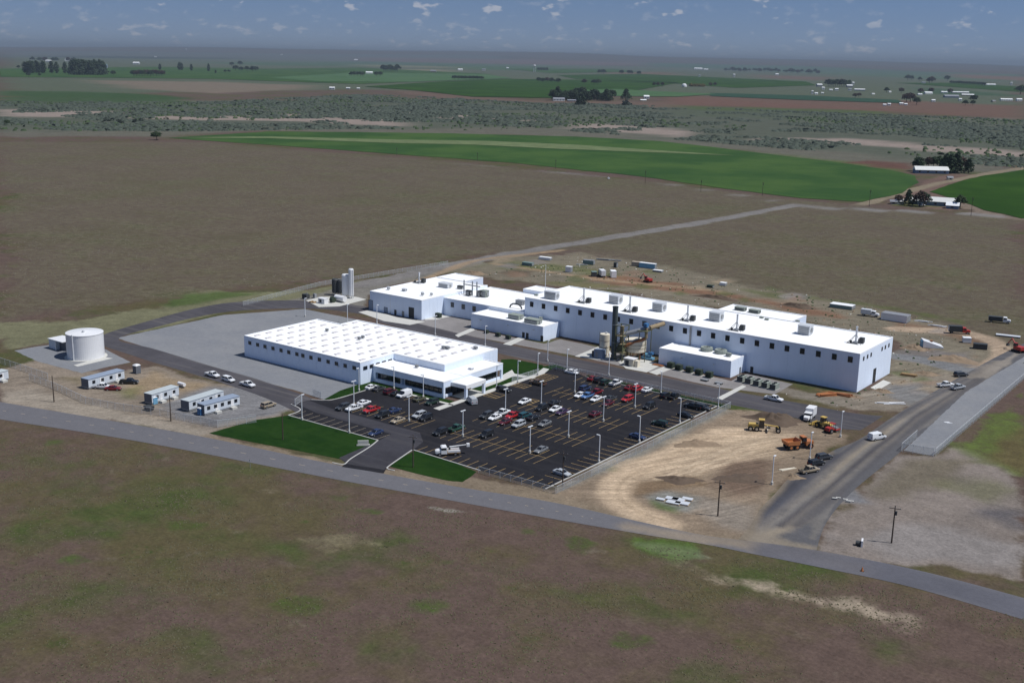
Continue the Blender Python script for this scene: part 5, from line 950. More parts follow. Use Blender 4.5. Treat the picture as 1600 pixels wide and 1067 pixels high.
t = thing('boom_truck', 'white bucket truck with raised boom standing in the car park entrance aisle', 'truck', G(700, 710.5), math.pi+.85); truck_cab(t, 'white_paint', 1.4); MB().box(-3.3, .35, -1.1, 1.1, .7, 1.0).obj('flat_bed', 'tan_deck' if 'tan_deck' in MT else 'timber', t); MB().box(-3.2, .2, -1.1, -.75, 1.003, 1.6).box(-3.2, .2, .75, 1.1, 1.003, 1.6).obj('tool_locker', 'white_paint', t); MB().tube((-.4, 0, 1.0), (-.4, 0, 2.2), .3, .3, 10).obj('turret', 'dark_metal', t); MB().tube((-.4, 0, 2.3), (-5.2, 0, 2.7), .17, .12, 7).obj('boom', 'white_paint', t); MB().box(-5.9, -5.1, -.45, .45, 2.2, 3.0).obj('bucket', 'white_paint', t); wheels(t, [(2.4, -.95), (2.4, .95), (-1.9, -.95), (-1.9, .95)], .5, .35)
def box_truck(px, py, rz, label, box_m, cab_m, L=6.0, bh=3.3, grp=None):
    t = thing('box_truck', label, 'truck', G(px, py), rz, grp); truck_cab(t, cab_m, L/2-.9, 1.1, True); MB().box(-L/2, L/2-2.1, -1.2, 1.2, .95, bh).obj('cargo_box', box_m, t); MB().box(-L/2+.1, L/2-1., -.45, .45, .6, .947).obj('chassis', 'dark_metal', t); MB().box(-L/2-.06, -L/2-.004, -1.05, 1.05, 1.05, bh-.15).obj('rear_door', 'light_metal', t); wheels(t, [(L/2, -.95), (L/2, .95), (-L/2+1.2, -.95), (-L/2+1.2, .95)], .48, .32); return t
box_truck(1265, 654, -R90+.12, 'white box truck facing away beside the yellow loader', 'white_paint', 'white_paint', 6.2, 3.5); box_truck(1357, 494, .1, 'white and grey truck behind the hall at the far dirt track', 'light_metal', 'white_paint', 6.4, 3.0); box_truck(1496, 521, .5, 'dark red truck on the dirt track behind the hall', 'black_box' if 'black_box' in MT else 'dark_metal', 'red_paint', 7.2, 3.2); box_truck(1559, 504, .25, 'white cabbed truck with dark load on the far grass edge', 'dark_metal', 'white_paint', 7.6, 2.6); box_truck(940, 432, 2.4, 'white truck with dark nose among the stored goods behind the hall', 'white_paint', 'dark_metal', 7.5, 3.6)
def loader(px, py, rz, label, m='yellow_paint', s=1., arm=True):
    t = thing('wheel_loader', label, 'loader', G(px, py), rz); t.scale = (s, s, s); MB().prof([(-3.0, .9), (-.2, .9), (-.2, 1.9), (-2.8, 2.0), (-3.0, 1.7)], -.95, .95).obj('engine_cover', m, t); MB().box(-.15, 1.9, -.6, .6, .8, 1.6).obj('front_frame', m, t); c = MB().frus((-.6, .8, -.75, .75), (-.5, .65, -.65, .65), 2.03, 3.2).obj('cab', 'dark_glass', t); MB().box(-.7, .85, -.8, .8, 3.203, 3.4).obj('cab_roof', m, c)
    if arm: MB().tube((1.0, -.45, 1.7), (3.2, -.45, .8), .16, .14, 6).tube((1.0, .45, 1.7), (3.2, .45, .8), .16, .14, 6).obj('lift_arm', m, t); MB().prof([(3.0, .25), (4.1, .2), (4.2, .35), (3.3, .5), (3.2, 1.3), (3.0, 1.35)], -1.35, 1.35).obj('bucket', m, t)
    MB().tube((-1.6, .4, 2.0), (-1.6, .4, 3.0), .1, .1, 7).obj('exhaust', 'dark_metal', t); wheels(t, [(1.4, -1.05), (1.4, 1.05), (-1.9, -1.05), (-1.9, 1.05)], .78, .55, m)
loader(1286, 668, math.pi-.2, 'yellow wheel loader standing between white truck and red roller')
t = thing('motor_grader', 'pale yellow grader with high cab working before the dark soil heap', 'grader', G(1190, 673), .45); t.scale = (1.12,)*3
MB().prof([(-3.6, .9), (-.9, .9), (-.9, 2.0), (-3.4, 1.9), (-3.6, 1.6)], -.8, .8).obj('engine_cover', 'yellow_paint', t); c = MB().frus((-.85, .6, -.75, .75), (-.75, .5, -.65, .65), .9, 3.0).obj('cab', 'dark_glass', t); MB().box(-.9, .65, -.8, .8, 3.003, 3.2).obj('cab_roof', 'yellow_paint', c); MB().tube((.6, 0, 1.7), (4.0, 0, 1.5), .22, .18, 7).tube((4.0, 0, 1.5), (4.2, 0, .8), .2, .2, 7).obj('goose_neck', 'yellow_paint', t); MB().box(1.4, 1.55, -1.9, 1.9, .2, .9).obj('blade', 'tank_cream', t); MB().box(1.2, 2.2, -.5, .5, .9, 1.1).obj('blade_circle', 'dark_metal', t); wheels(t, [(-2.9, -.95), (-2.9, .95), (-1.3, -.95), (-1.3, .95), (4.2, -.95), (4.2, .95)], .68, .42, 'tank_cream')
t = thing('scraper', 'orange articulated dump truck with tipped body on the graded earth', 'dump truck', G(1248, 700), .95); t.scale = (1.15,)*3
MB().box(1.4, 3.4, -1.05, 1.05, .9, 1.9).obj('engine_cover', 'orange_paint', t); c = MB().frus((.4, 1.6, -.9, .9), (.5, 1.5, -.8, .8), 1.903, 2.9).obj('cab', 'dark_glass', t); MB().box(.4, 1.6, -.9, .9, 2.903, 3.05).obj('cab_roof', 'orange_paint', c); MB().prof([(-4.3, 2.3), (-3.9, 1.3), (-.6, 1.2), (-.2, 2.5), (-.5, 2.6), (-.85, 1.5), (-3.7, 1.6), (-4.0, 2.4)], -1.3, 1.3).obj('dump_body', 'orange_paint', t); MB().box(-3.8, -.6, -1.42, -1.305, 1.3, 2.3).box(-3.8, -.6, 1.305, 1.42, 1.3, 2.3).obj('body_side', 'orange_paint', t); MB().box(-3.6, 1.4, -.4, .4, .75, 1.15).obj('chassis', 'dark_metal', t); wheels(t, [(2.5, -1.15), (2.5, 1.15), (-1.2, -1.15), (-1.2, 1.15), (-2.9, -1.15), (-2.9, 1.15)], .72, .5, 'orange_paint')
def roller(px, py, rz, label, m, s=1.):
    t = thing('road_roller', label, 'roller', G(px, py), rz); t.scale = (s, s, s); MB().tube((1.5, -.95, .75), (1.5, .95, .75), .75, .75, 16).obj('drum', 'grey_metal', t); MB().box(.6, 2.5, -1.15, -.98, .6, .95).box(.6, 2.5, .98, 1.15, .6, .95).box(.5, .595, -1.15, 1.15, .6, .95).obj('drum_frame', m, t); MB().prof([(-2.2, .8), (-.3, .8), (-.3, 1.7), (-2.0, 1.6)], -.8, .8).obj('engine_cover', m, t); MB().box(-.35, .8, -.8, .8, 2.5, 2.62).obj('canopy', m, t)
    b = MB()
    for x in (-.25, .7):
        for y in (-.7, .7): b.tube((x, y, 1.0), (x, y, 2.5), .05, .05, 5)
    b.obj('canopy_post', 'dark_metal', t); MB().box(-.29, .5, -.7, .7, .8, 1.1).obj('platform', m, t); wheels(t, [(-1.3, -.95), (-1.3, .95)], .7, .4)
roller(1299, 675, 1.3, 'red road roller beside the yellow loader', 'red_paint', 1.05)
def excavator(px, py, rz, label, m, s=1.):
    t = thing('excavator', label, 'excavator', G(px, py), rz); t.scale = (s, s, s)
    for y in (-1.2, 1.2): MB().prof([(-1.9, .1), (1.7, .1), (2.0, .45), (1.7, .85), (-1.9, .85), (-2.2, .45)], y-.3, y+.3).obj('track', 'rubber', t)
    MB().box(-2.2, 1.2, -1.3, 1.3, 1.0, 2.1).obj('body', m, t); MB().tube((0, 0, .5), (0, 0, .998), .6, .6, 12).obj('turntable', 'dark_metal', t); c = MB().frus((.1, 1.5, .25, 1.25), (.2, 1.2, .3, 1.2), 2.103, 3.1).obj('cab', 'dark_glass', t); MB().box(.1, 1.35, .25, 1.25, 3.103, 3.2).obj('cab_roof', m, c); o = MB().tube((1.2, -.3, 1.6), (3.6, -.3, 4.0), .26, .2, 7).obj('boom', m, t); MB().tube((3.6, -.3, 4.0), (5.2, -.3, 2.0), .18, .15, 7).obj('dipper', m, o); MB().prof([(4.8, 1.0), (5.6, .9), (5.5, 1.9), (5.1, 2.0)], -.8, .2).obj('bucket', 'dark_metal', t)
excavator(1591, 550, 2.6, 'orange red excavator cut by the right edge behind the haul road', 'red_paint', 1.1); excavator(1012, 441, 2.9, 'red machine on the dirt track behind the hall', 'red_paint', .95); loader(1454, 541, .4, 'dark loader hidden at the back of the white tilted roof', 'rust', .7, False)
# ------------------------------------------------------------------ stored goods, spoil heaps, debris
def heap(px, py, rx, ry, h, rz, m, label, cat='soil heap'):
    n, k = 26, 9; vs = []; sd = random.random()*50
    for i in range(k+1):
        r = i/k; 
        for j in range(n):
            a = j*2*math.pi/n; w = 1+.22*math.sin(3*a+sd)+.12*math.sin(7*a+sd*2); z = h*(.5+.5*math.cos(math.pi*r))**.9*(1+(.30*math.sin(2*a+r*7+sd)+.22*math.sin(5*a-r*11+sd*3)+random.uniform(-.16, .16))*min(1, r*3)) if i < k else -.05
            vs.append((rx*r*w*math.cos(a), ry*r*w*math.sin(a), z))
    fs = [(i*n+j, (i+1)*n+j, (i+1)*n+(j+1) % n, i*n+(j+1) % n) for i in range(k) for j in range(n)]
    return tag(MB().add(vs, fs, 0, True).obj('soil_heap', m, None, G(px, py), rz), label, cat)
heap(1212, 657, 9, 5, 2.2, .3, 'soil_dark', 'dark brown soil heap behind the yellow grader'); heap(1062, 750, 6, 3., .9, .5, 'soil_dark', 'dark soil heap in the middle of the construction lot'); heap(1088, 694, 7, 3, 1.1, .8, 'soil_tan', 'low tan soil heap near the car park fence'); heap(1158, 748, 7, 4, .5, .6, 'soil_dark', 'broad low brown mound beside the left haul road lamp')
heap(1248, 480, 9, 3, 1.6, .1, 'soil_dark', 'brown spoil bank behind the right part of the hall'); heap(1120, 466, 12, 3, 1.4, .1, 'soil_dark', 'brown spoil bank behind the middle of the hall'); heap(1490, 562, 9, 6, 1.4, .2, 'soil_tan', 'grey brown heap inside the bend of the dirt track'); heap(1430, 545, 5, 3, 1.2, .2, 'soil_tan', 'tan heap between hall end and white tilted roof'); heap(742, 428, 7, 3, 1.3, .2, 'soil_tan', 'reddish tan heap behind the production building')
for k, (px, py, rx, ry, m, lb) in enumerate(((1380, 612, 3.5, 1.6, 'soil_tan', 'small spoil heap by the hall end door'), (1448, 585, 5, 2, 'soil_tan', 'tan spoil around the timber pile right of the hall'), (1240, 747, 3.0, 1.5, 'soil_tan', 'small tan heap under the white beams by the haul road'))): heap(px, py, rx, ry, .9, .3*k, m, lb)
def pile(px, py, rz, n, L, w, m, label, name='timber_pile', piece='beam', h=.25, spread=.5):
    t = thing(name, label, 'pile', G(px, py), rz); me = MB().box(-L/2, L/2, -w/2, w/2, 0, h).mesh(piece, m)
    for i in range(n): inst(piece, me, t, (random.uniform(-spread, spread), (i % 4-1.5)*w*1.25+random.uniform(-.1, .1), .02+(i//4)*(h+.01)), random.uniform(-.12, .12))
    return t
pile(1420, 587, .2, 11, 5, .5, 'timber', 'brown timber pile on the dirt right of the hall'); pile(1290, 618, .9, 9, 6, .5, 'orange_paint', 'orange formwork boards leaning in a pile before the hall corner', 'formwork_pile', 'board', .3); pile(1312, 617, .1, 10, 7, .5, 'rust', 'rusty steel bars along the foot of the hall corner', 'steel_pile', 'bar', .25)
pile(1390, 630, .6, 6, 5, .5, 'white_paint', 'white boards scattered on the ground right of the hall corner', 'board_pile', 'board', .15, 2.5); pile(1230, 733, 1.1, 3, 5, .3, 'tank_cream', 'three white beams beside the tan pickup', 'beam_pile', 'beam', .2, .4); pile(1480, 660, .7, 3, 1.6, .4, 'white_paint', 'white boards lying on the gravel strip', 'board_pile', 'board', .15, .4)
pile(1330, 560, .3, 6, 4, .4, 'timber', 'brown bar pile left behind the hall roof edge'); pile(1295, 520, .15, 12, 9, .45, 'tank_cream', 'pale stacked planks behind the right end of the hall', 'plank_pile', 'plank', .2, 3.0)
for k, (px, py, w) in enumerate(((1032, 781, .8), (1050, 780, 1.2), (1060, 781.5, 1.2), (1052, 786, 1.3), (1066, 787, 1.3), (1074, 780.5, 1.0))):
    t = thing('pallet', 'white wrapped pallet, %s, by the utility pole' % ('small one farthest left', 'second in the back line', 'third in the back line', 'left one of the near pair', 'right one of the near pair', 'farthest right')[k], 'pallet', G(px, py), .2); MB().box(-1.3*w, 1.3*w, -.75*w, .75*w, .16, .40).obj('load', 'light_metal', t); MB().box(-1.35*w, 1.35*w, -.8*w, .8*w, 0, .157).obj('base', 'timber', t)
def container(px, py, rz, L, h, m, roof, label, w=2.5):
    t = thing('storage_container', label, 'container', G(px, py), rz); MB().box(-L/2, L/2, -w/2, w/2, .15, h).obj('shell', m, t); MB().box(-L/2-.06, L/2+.06, -w/2-.06, w/2+.06, h+.003, h+.12).obj('roof', roof, t); MB().box(L/2+.003, L/2+.06, -w/2+.1, w/2-.1, .25, h-.15).obj('door', 'grey_metal', t); MB().box(-L/2, L/2, -w/2+.2, w/2-.2, 0, .147).obj('skid', 'dark_metal', t)
container(1316, 481, .05, 10, 1.6, 'green_roof', 'far_roof_white', 'low flat-roofed pale shelter at the far left of the goods behind the hall', 5); container(1399, 501, 0.0, 11, 3.0, 'white_paint', 'far_roof_grey', 'grey-roofed white cabin behind the right end of the hall', 5); container(958, 433, 2.3, 5, 3.2, 'white_paint', 'far_roof_white', 'white container right of the white truck behind the hall'); container(1012, 419, .1, 9, 2.6, 'lightblue_paint', 'far_roof_white', 'blue container with pale roof at the far edge of the goods'); container(996, 416, .1, 6, 2.2, 'far_wall_tan', 'far_wall_tan', 'tan crate stack left of the blue container'); container(889, 425, .2, 3, 2.8, 'white_paint', 'far_roof_white', 'small white cabin left of the white truck behind the hall'); container(920, 413, .2, 6, 2.2, 'green_roof', 'far_roof_grey', 'greenish crates among the stored goods in the middle'); container(825, 415, .1, 6, 1.6, 'green_roof', 'green_roof', 'low green crates at the left of the goods behind the hall'); container(852, 406, .1, 7, 1.4, 'white_paint', 'far_roof_white', 'low white flat container on the grass beside the far dirt track')
container(928, 432, 2.3, 3, 2.4, 'dark_metal', 'green_roof', 'dark box in front of the white truck'); container(962, 418, .2, 1.6, 2.6, 'dark_metal', 'dark_metal', 'small dark upright box on the far grass behind the hall'); container(1028, 425, .1, 5, .9, 'far_roof_grey', 'far_roof_white', 'low pale stack right below the blue container'); container(1110, 449, .1, 3, 1.0, 'transformer_green', 'transformer_green', 'low dark stack on the dirt right of the red machine'); container(1130, 446, .1, 3, 1.4, 'white_paint', 'far_roof_white', 'small white box right of the low dark stacks'); container(1531, 545, .3, 5, 2.0, 'dark_metal', 'dark_metal', 'dark flat trailer inside the bend of the dirt track'); container(1510, 535, .5, 3.0, 2.0, 'white_paint', 'far_roof_white', 'small white cabin inside the bend of the dirt track'); container(1575, 526, .2, 9, .5, 'far_roof_grey', 'light_metal', 'flat grey steel stack outside the bend of the dirt track')
t = thing('tilted_roof', 'white tilted roof panel lying on the dirt with a blue end', 'roof panel', G(1456, 542), .5); MB().prof([(-3.8, .1), (3.8, .1), (3.8, .6), (-3.8, 2.9)], -2.6, 2.6).obj('wedge', 'white_paint', t); MB().box(-4.2, -3.803, -1.6, 1.6, .1, 2.4).obj('end_panel', 'lightblue_paint', t)
pile(950, 407, .3, 9, 7, .5, 'far_roof_grey', 'grey steel beams strewn on the far grass behind the hall', 'beam_pile', 'beam', .25, 4.); pile(905, 414, .3, 6, 4, .5, 'pale_concrete', 'pale rubble boards on the far grass', 'rubble_pile', 'slab', .3, 3.)
pile(1445, 503, .1, 6, 4, .4, 'white_paint', 'white pipes laid along the grass behind the hall', 'pipe_pile', 'pipe', .25, 4.); pile(1475, 511, .1, 6, 5, .4, 'white_paint', 'white pipes laid along the dirt near the dark red truck', 'pipe_pile', 'pipe', .25, 4.)
pile(1325, 782, .3, 6, 1.2, .5, 'pale_concrete', 'small pale slabs on the grey pad beside the haul road', 'slab_pile', 'slab', .2, 3.2); pile(1020, 646, .3, 1, .1, .1, 'white_paint', 'tiny white chip on the asphalt by the black car', 'board_scrap', 'board') if False else None
t = thing('culvert', 'white culvert post with dark hole at the road verge right of the haul road', 'culvert', G(1343, 852), .3); MB().box(.3, .7, -.9, .9, 0, 1.5).obj('headwall', 'white_paint', t); MB().tube((-.9, 0, .55), (.28, 0, .55), .55, .55, 12).obj('pipe', 'dark_metal', t)
t = thing('traffic_cone', 'orange cone on the road near the waste ground', 'cone', G(1347, 892)); MB().lathe([(.32, 0.05), (.06, .95), (0, .95)], 12).obj('cone', 'orange_paint', t); MB().box(-.4, .4, -.4, .4, 0, .05).obj('base', 'rubber', t); 
# ------------------------------------------------------------------ trees: trunk, limbs and a crown of leaf clumps; four kinds share their meshes
def crown_mesh(kind, seed, m):
    r = random.Random(seed); b = MB(); n = dict(conifer=260, round=320, poplar=240, bush=150)[kind]
    for i in range(n):
        if kind == 'conifer':
            z = r.random()**1.25; rad = .36*(1-z)**.8+.03; a = r.random()*6.283; q = rad*r.uniform(.35, 1.05); c = (q*math.cos(a), q*math.sin(a), .10+z*.9); s = r.uniform(.045, .10)
        elif kind == 'poplar':
            z = r.random(); rad = .15*math.sin(math.pi*min(1, .12+z*.86))**.7+.02; a = r.random()*6.283; q = rad*r.uniform(.3, 1.05); c = (q*math.cos(a), q*math.sin(a), .08+z*.92); s = r.uniform(.03, .07)
        elif kind == 'round':
            k = i % 7; lob = [(0, 0, .68, .30), (.22, .08, .55, .22), (-.2, .15, .58, .22), (.02, -.24, .52, .22), (-.12, -.16, .74, .18), (.16, .18, .76, .18), (.05, .02, .86, .14)][k]
            d = Vector((r.gauss(0, 1), r.gauss(0, 1), r.gauss(0, 1))).normalized()*lob[3]*r.uniform(.45, 1.08); c = (lob[0]+d.x, lob[1]+d.y, lob[2]+d.z*.85); s = r.uniform(.05, .10)
        else:
            d = Vector((r.gauss(0, 1), r.gauss(0, 1), abs(r.gauss(0, .8)))).normalized()*r.uniform(.3, 1.05); c = (d.x*.6, d.y*.6, d.z*.85+.05); s = r.uniform(.10, .2)
        u = Vector((r.gauss(0, 1), r.gauss(0, 1), r.gauss(0, .6))).normalized(); w = u.cross(Vector((r.gauss(0, 1), r.gauss(0, 1), r.gauss(0, 1)))).normalized(); C_ = Vector(c)
        p = [C_-u*s, C_+w*s*.7, C_+u*s, C_-w*s*.7]; b.add([tuple(x) for x in p]+[tuple(C_+u.cross(w)*s*.6)], [(0, 1, 4), (1, 2, 4), (2, 3, 4), (3, 0, 4), (3, 2, 1, 0)])
    return b.mesh('crown', m)
def trunk_mesh(kind):
    b = MB().tube((0, 0, 0), (0, 0, .5), .028, .018, 6)
    if kind == 'round':
        for a in (0, 2.1, 4.2): b.tube((0, 0, .34), (.2*math.cos(a), .2*math.sin(a), .62), .014, .007, 5)
    else: b.tube((0, 0, .5), (0, 0, .9), .018, .005, 5)
    return b.mesh('trunk', 'bark')
TM = {k: [crown_mesh(k, 10+i*7+len(k), m) for i, m in enumerate(ms)] for k, ms in dict(conifer=('leaf_dark', 'leaf_dark'), round=('leaf_dark', 'leaf_mid', 'leaf_brown'), poplar=('leaf_dark', 'leaf_mid'), bush=('sage', 'leaf_mid')).items()}
TT = {k: trunk_mesh(k) for k in TM}
ORD = 'first second third fourth fifth sixth seventh eighth ninth tenth eleventh twelfth thirteenth fourteenth fifteenth sixteenth seventeenth eighteenth nineteenth twentieth'.split()
ORD += ['twenty-'+o for o in ORD[:9]]+['thirtieth']
def tree(px, py, h, kind, label, grp=None, v=0, wid=1.):
    t = thing({'conifer': 'conifer_tree', 'round': 'broadleaf_tree', 'poplar': 'poplar_tree', 'bush': 'bush'}[kind], label, 'bush' if kind == 'bush' else 'tree', G(px, py), random.random()*6.28, grp); s = h*random.uniform(.93, 1.07); t.scale = (s*wid, s*wid, s)
    inst('crown', TM[kind][v % len(TM[kind])], t)
    if kind != 'bush': inst('trunk', TT[kind], t)
    return t
# windbreak at the far upper left
for k in range(13): tree(112+k*4.1+random.uniform(-1, 1), 117.5+.02*k+random.uniform(-.5, .5), 62, 'conifer', '%s dark conifer from the left in the dense windbreak clump' % ORD[k], 'conifers of the dense windbreak clump', k, 1.1)
for k, x in enumerate((39, 44, 48, 52, 57, 60, 67, 69, 81, 89, 102)): tree(x, 115+random.uniform(-.4, .4), 52, 'poplar', '%s slim tree from the left in the open windbreak row' % ORD[k], 'slim trees of the open windbreak row', k, 1.4)
for x, y, h in ((45, 120.5, 18), (62, 120, 12), (177, 119, 24), (29, 108, 20)): tree(x, y, h, 'round', 'small bushy tree %s' % {45: 'below the left end of the open windbreak row', 62: 'below the middle of the open windbreak row', 177: 'right of the dense windbreak clump', 29: 'left of the open windbreak row'}[x], None, 0, 1.3)
for k, x in enumerate((51, 62, 70, 83, 88, 107, 115)): tree(x, 95.5+x*.02, 42, 'round', '%s tree from the left by the white farm behind the windbreak' % ORD[k], 'trees by the farm behind the windbreak', k, 1.4)
for k in range(11): tree(209+k*4.4, 119.5+random.uniform(-.6, .6), 26, 'round', '%s low grey-brown tree from the left in the hedgerow right of the windbreak' % ORD[k], 'hedgerow trees right of the windbreak', 2 if k % 3 else 0, 1.5)
for x, y, h, w in ((250, 110, 36, 1.), (281, 110, 44, 1.2), (284, 110, 40, 1.), (299, 111, 36, .9), (326, 112, 40, .8), (337, 115, 18, 1.2)): tree(x, y, h, 'poplar', 'lone dark tree in the green field, %s' % {250: 'first right of the windbreak hedgerow', 281: 'taller of the close pair', 284: 'shorter of the close pair', 299: 'right of the close pair', 326: 'slimmest, left of the round grove', 337: 'smallest, left of the round grove'}[x], None, 0, w*1.5)
RG = ['upper left tree of the round grove in the left green field', 'tallest tree at the top of the round grove', 'left tree of the low front row of the round grove', 'second tree of the low front row of the round grove', 'middle tree of the low front row of the round grove', 'fourth tree of the low front row of the round grove', 'rightmost tree of the round grove', 'leftmost small bush tree before the round grove', 'small bush tree just left of the round grove front row']
for k, (x, y, h) in enumerate(((362, 104, 34), (375, 103, 44), (368, 111, 34), (377, 112, 30), (386, 112, 30), (395, 113, 34), (400, 112, 32), (352, 114, 16), (358, 114, 16))): tree(x, y, h, 'round', RG[k], 'trees of the round grove', 0, 1.4)
for k in range(9): tree(600+k*2.6, 112.5, 40+random.uniform(-6, 10), 'round', '%s tree from the left in the small dark grove beside the tan yard' % ORD[k], 'trees of the small dark grove', k % 2, 1.3)
for k, x in enumerate((549, 553, 558, 563, 567, 588, 594)): tree(x, 120, 26, 'round', '%s small tree from the left round the low farm before the grove' % ORD[k], 'small trees at the low farm', 1, 1.2)
for k in range(8): tree(710+k*6, 125+k*.1, 20, 'round', '%s grey-green tree from the left of the short central hedgerow' % ORD[k], 'short hedgerow in the central field', k % 2, 1.7)
for k in range(22): tree(866+k*4.2+random.uniform(-1.5, 1.5), 156.5+.05*k+random.uniform(-1, 1), random.uniform(20, 34), 'conifer' if k % 3 else 'round', '%s dark tree from the left of the thick grove by the white-ended barn' % ORD[k], 'thick grove by the far white barn', k, 1.35)
tree(908, 165, 30, 'conifer', 'dark tree standing in front of the thick grove', None, 1, 1.6); tree(978, 156, 30, 'conifer', 'lone dark conifer between the thick grove and the white shed', None, 0, 1.5); tree(979, 166, 18, 'bush', 'round grey bush below the lone dark conifer', None, 0, 1.2)
for k, x in enumerate((842, 846, 850, 854)): tree(x, 112, 34, 'round', '%s dark tree from the left beside the white water tower' % ORD[k], 'trees beside the water tower', 0, 1.3)
for k, (x, y) in enumerate(((936, 115.5), (940, 115), (943, 116), (971, 117), (983, 117), (986, 117), (998, 118))): tree(x, y, 34, 'round', '%s tree from the left along the field edge right of the water tower' % ORD[k], 'trees along the field edge right of the water tower', 0, 1.4)
for k, (x, y) in enumerate(((842, 129), (848, 130), (855, 129), (862, 130), (872, 131), (913, 132), (928, 133), (934, 133))): tree(x, y, 24, 'round', '%s small tree from the left on the brown strip before the bright field' % ORD[k], 'small trees on the brown strip', k % 3, 1.4)
for k in range(30): x = 1133+k*5+random.uniform(-2, 2); tree(x, 112+(x-1133)*.024+random.uniform(-1, 1.6), random.uniform(34, 58), 'round', '%s dark tree from the left of the long shelter belt near the horizon' % ORD[k], 'long shelter belt near the horizon', k % 3, 1.3)
for k in range(12): tree(1294+k*2.9, 135.5+random.uniform(-.8, .8), random.uniform(26, 36), 'round', '%s tree from the left of the green grove behind the hamlet' % ORD[k], 'grove behind the hamlet', 2 if 5 < k < 8 else k % 2, 1.4)
FT = ['left of two dark trees above the orchard at upper right', 'right of two dark trees above the orchard at upper right', 'dark tree left of the pale house at upper right', 'left reddish tree by the pale house at upper right', 'right reddish tree by the pale house at upper right', 'lone dark tree right of the pale house at upper right', 'small brown tree before the orchard left of the farm sheds', 'brown bush tree left of the small white barn', 'dark tree above the small white barn', 'brown tree behind the long bright white barn', 'brown tree behind the white-roofed shed', 'left brown tree by the white huts on the brown field', 'right brown tree by the white huts on the brown field', 'dark green tree right of the white huts', 'dark tree right of the small white house at the farms', 'small dark tree left below the broad grey roof', 'big green tree at the right edge of the photo', 'tiny dark tree under the tree by the small white house', 'left small brown bush before the hamlet shed', 'right small brown bush before the hamlet shed']
for k, (x, y, h, v) in enumerate(((1418, 126, 40, 0), (1424, 126, 36, 0), (1437, 127, 32, 0), (1452, 131, 40, 2), (1456, 130, 44, 2), (1480, 127, 40, 0), (1385, 145, 22, 0), (1408, 146, 20, 2), (1438, 147, 22, 2), (1455, 146, 22, 2), (1484, 147, 22, 2), (1416, 160, 26, 2), (1422, 160, 28, 2), (1432, 164, 22, 0), (1521, 160, 22, 0), (1508, 165, 16, 0), (1594, 148, 40, 1), (1520, 165, 14, 0), (1336, 153, 14, 2), (1342, 152, 14, 2))): tree(x, y, h, 'round', ('left','right')[k % 2]+' tree of the pair' if False else FT[k], 'trees among the right-hand farms', v, 1.4)
for k in range(14): tree(1486+k*4, 131.5+k*.25, 22, 'round', '%s tree from the left of the dark belt beside the long white shed' % ORD[k], 'dark green belt at upper right', k % 2, 1.5)
for k, x in enumerate((1022, 1028, 1035, 1110, 1117)): tree(x, 135.5, 18, 'round', '%s small tree from the left along the track by the white dome' % ORD[k], 'small trees by the white dome', 2, 1.2)
# farmstead right of the crop circle
for k, (x, y, h, kd, lb) in enumerate(((1434, 268, 17, 'round', 'left dark tree behind the upper farm shed'), (1439, 270, 14, 'conifer', 'dark conifer at the left end of the upper farm shed'), (1450, 264, 14, 'round', 'round tree behind the left part of the upper shed roof'), (1458, 264, 14, 'round', 'round tree behind the middle of the upper shed roof'), (1467, 264, 15, 'round', 'round tree behind the right part of the upper shed roof'), (1477, 270, 21, 'conifer', 'dark conifer beside the right end of the upper farm shed'), (1484, 271, 22, 'conifer', 'taller dark conifer right of the upper farm shed'), (1494, 271, 25, 'conifer', 'tallest dark conifer in the farm clump'), (1502, 270, 18, 'round', 'paler tree at the right of the tall farm conifers'), (1513, 271, 17, 'conifer', 'rightmost conifer of the farmstead, standing apart'), (1419, 321, 14, 'conifer', 'dark tree at the left end of the long farm shed'), (1437, 323, 15, 'round', 'dark tree before the long shed, left of two'), (1443, 323, 14, 'round', 'dark tree before the long shed, right of two'), (1500, 326, 12, 'round', 'dark round tree at the right end of the long shed'), (1404, 319, 8, 'round', 'small tree beside the parked farm machines'))): tree(x, y, h*.86, kd, lb, None, k, 1.12)
tree(245, 219, 10, 'round', 'lone green bushy tree at the left tip of the crop field', None, 1, 1.6); tree(11, 196, 8, 'round', 'yellow green bush at far left on the pale sand', None, 1, 1.4)
for k, x in enumerate((188, 212, 222, 168)): tree(x, 192.5-k, 7, 'bush', '%s grey bush on the pale sand strip' % ('second', 'third', 'rightmost', 'leftmost')[k], 'bushes on the pale sand', 0, 1.3)
# ------------------------------------------------------------------ farm buildings far off
def barn(px, py, L, w, h, rz, wall, roof, label, grp=None, ridge=.35, name='barn'):
    t = thing(name, label, 'barn' if name == 'barn' else 'house', G(px, py), rz, grp); MB().box(-L/2, L/2, -w/2, w/2, 0, h).obj('wall', wall, t); rh = w*ridge
    MB().add([(-L/2-.4, -w/2-.5, h-.05), (L/2+.4, -w/2-.5, h-.05), (L/2+.4, w/2+.5, h-.05), (-L/2-.4, w/2+.5, h-.05), (-L/2-.4, 0, h+rh), (L/2+.4, 0, h+rh)], [(0, 1, 5, 4), (2, 3, 4, 5), (1, 2, 5), (3, 0, 4), (3, 2, 1, 0)]).obj('roof', roof, t)
    n = max(1, int(L/7))
    for k in range(n): MB().box(-L/2+(k+.5)*L/n-.9, -L/2+(k+.5)*L/n+.9, -w/2-.12, -w/2-.005, h*.3, h*.75).obj('window', 'dark_glass', t)
    MB().box(L/2+.005, L/2+.12, -w*.22, w*.22, 0, h*.8).obj('door', 'grey_metal', t); return t
YAW = math.radians(36.7)          # facing the viewer
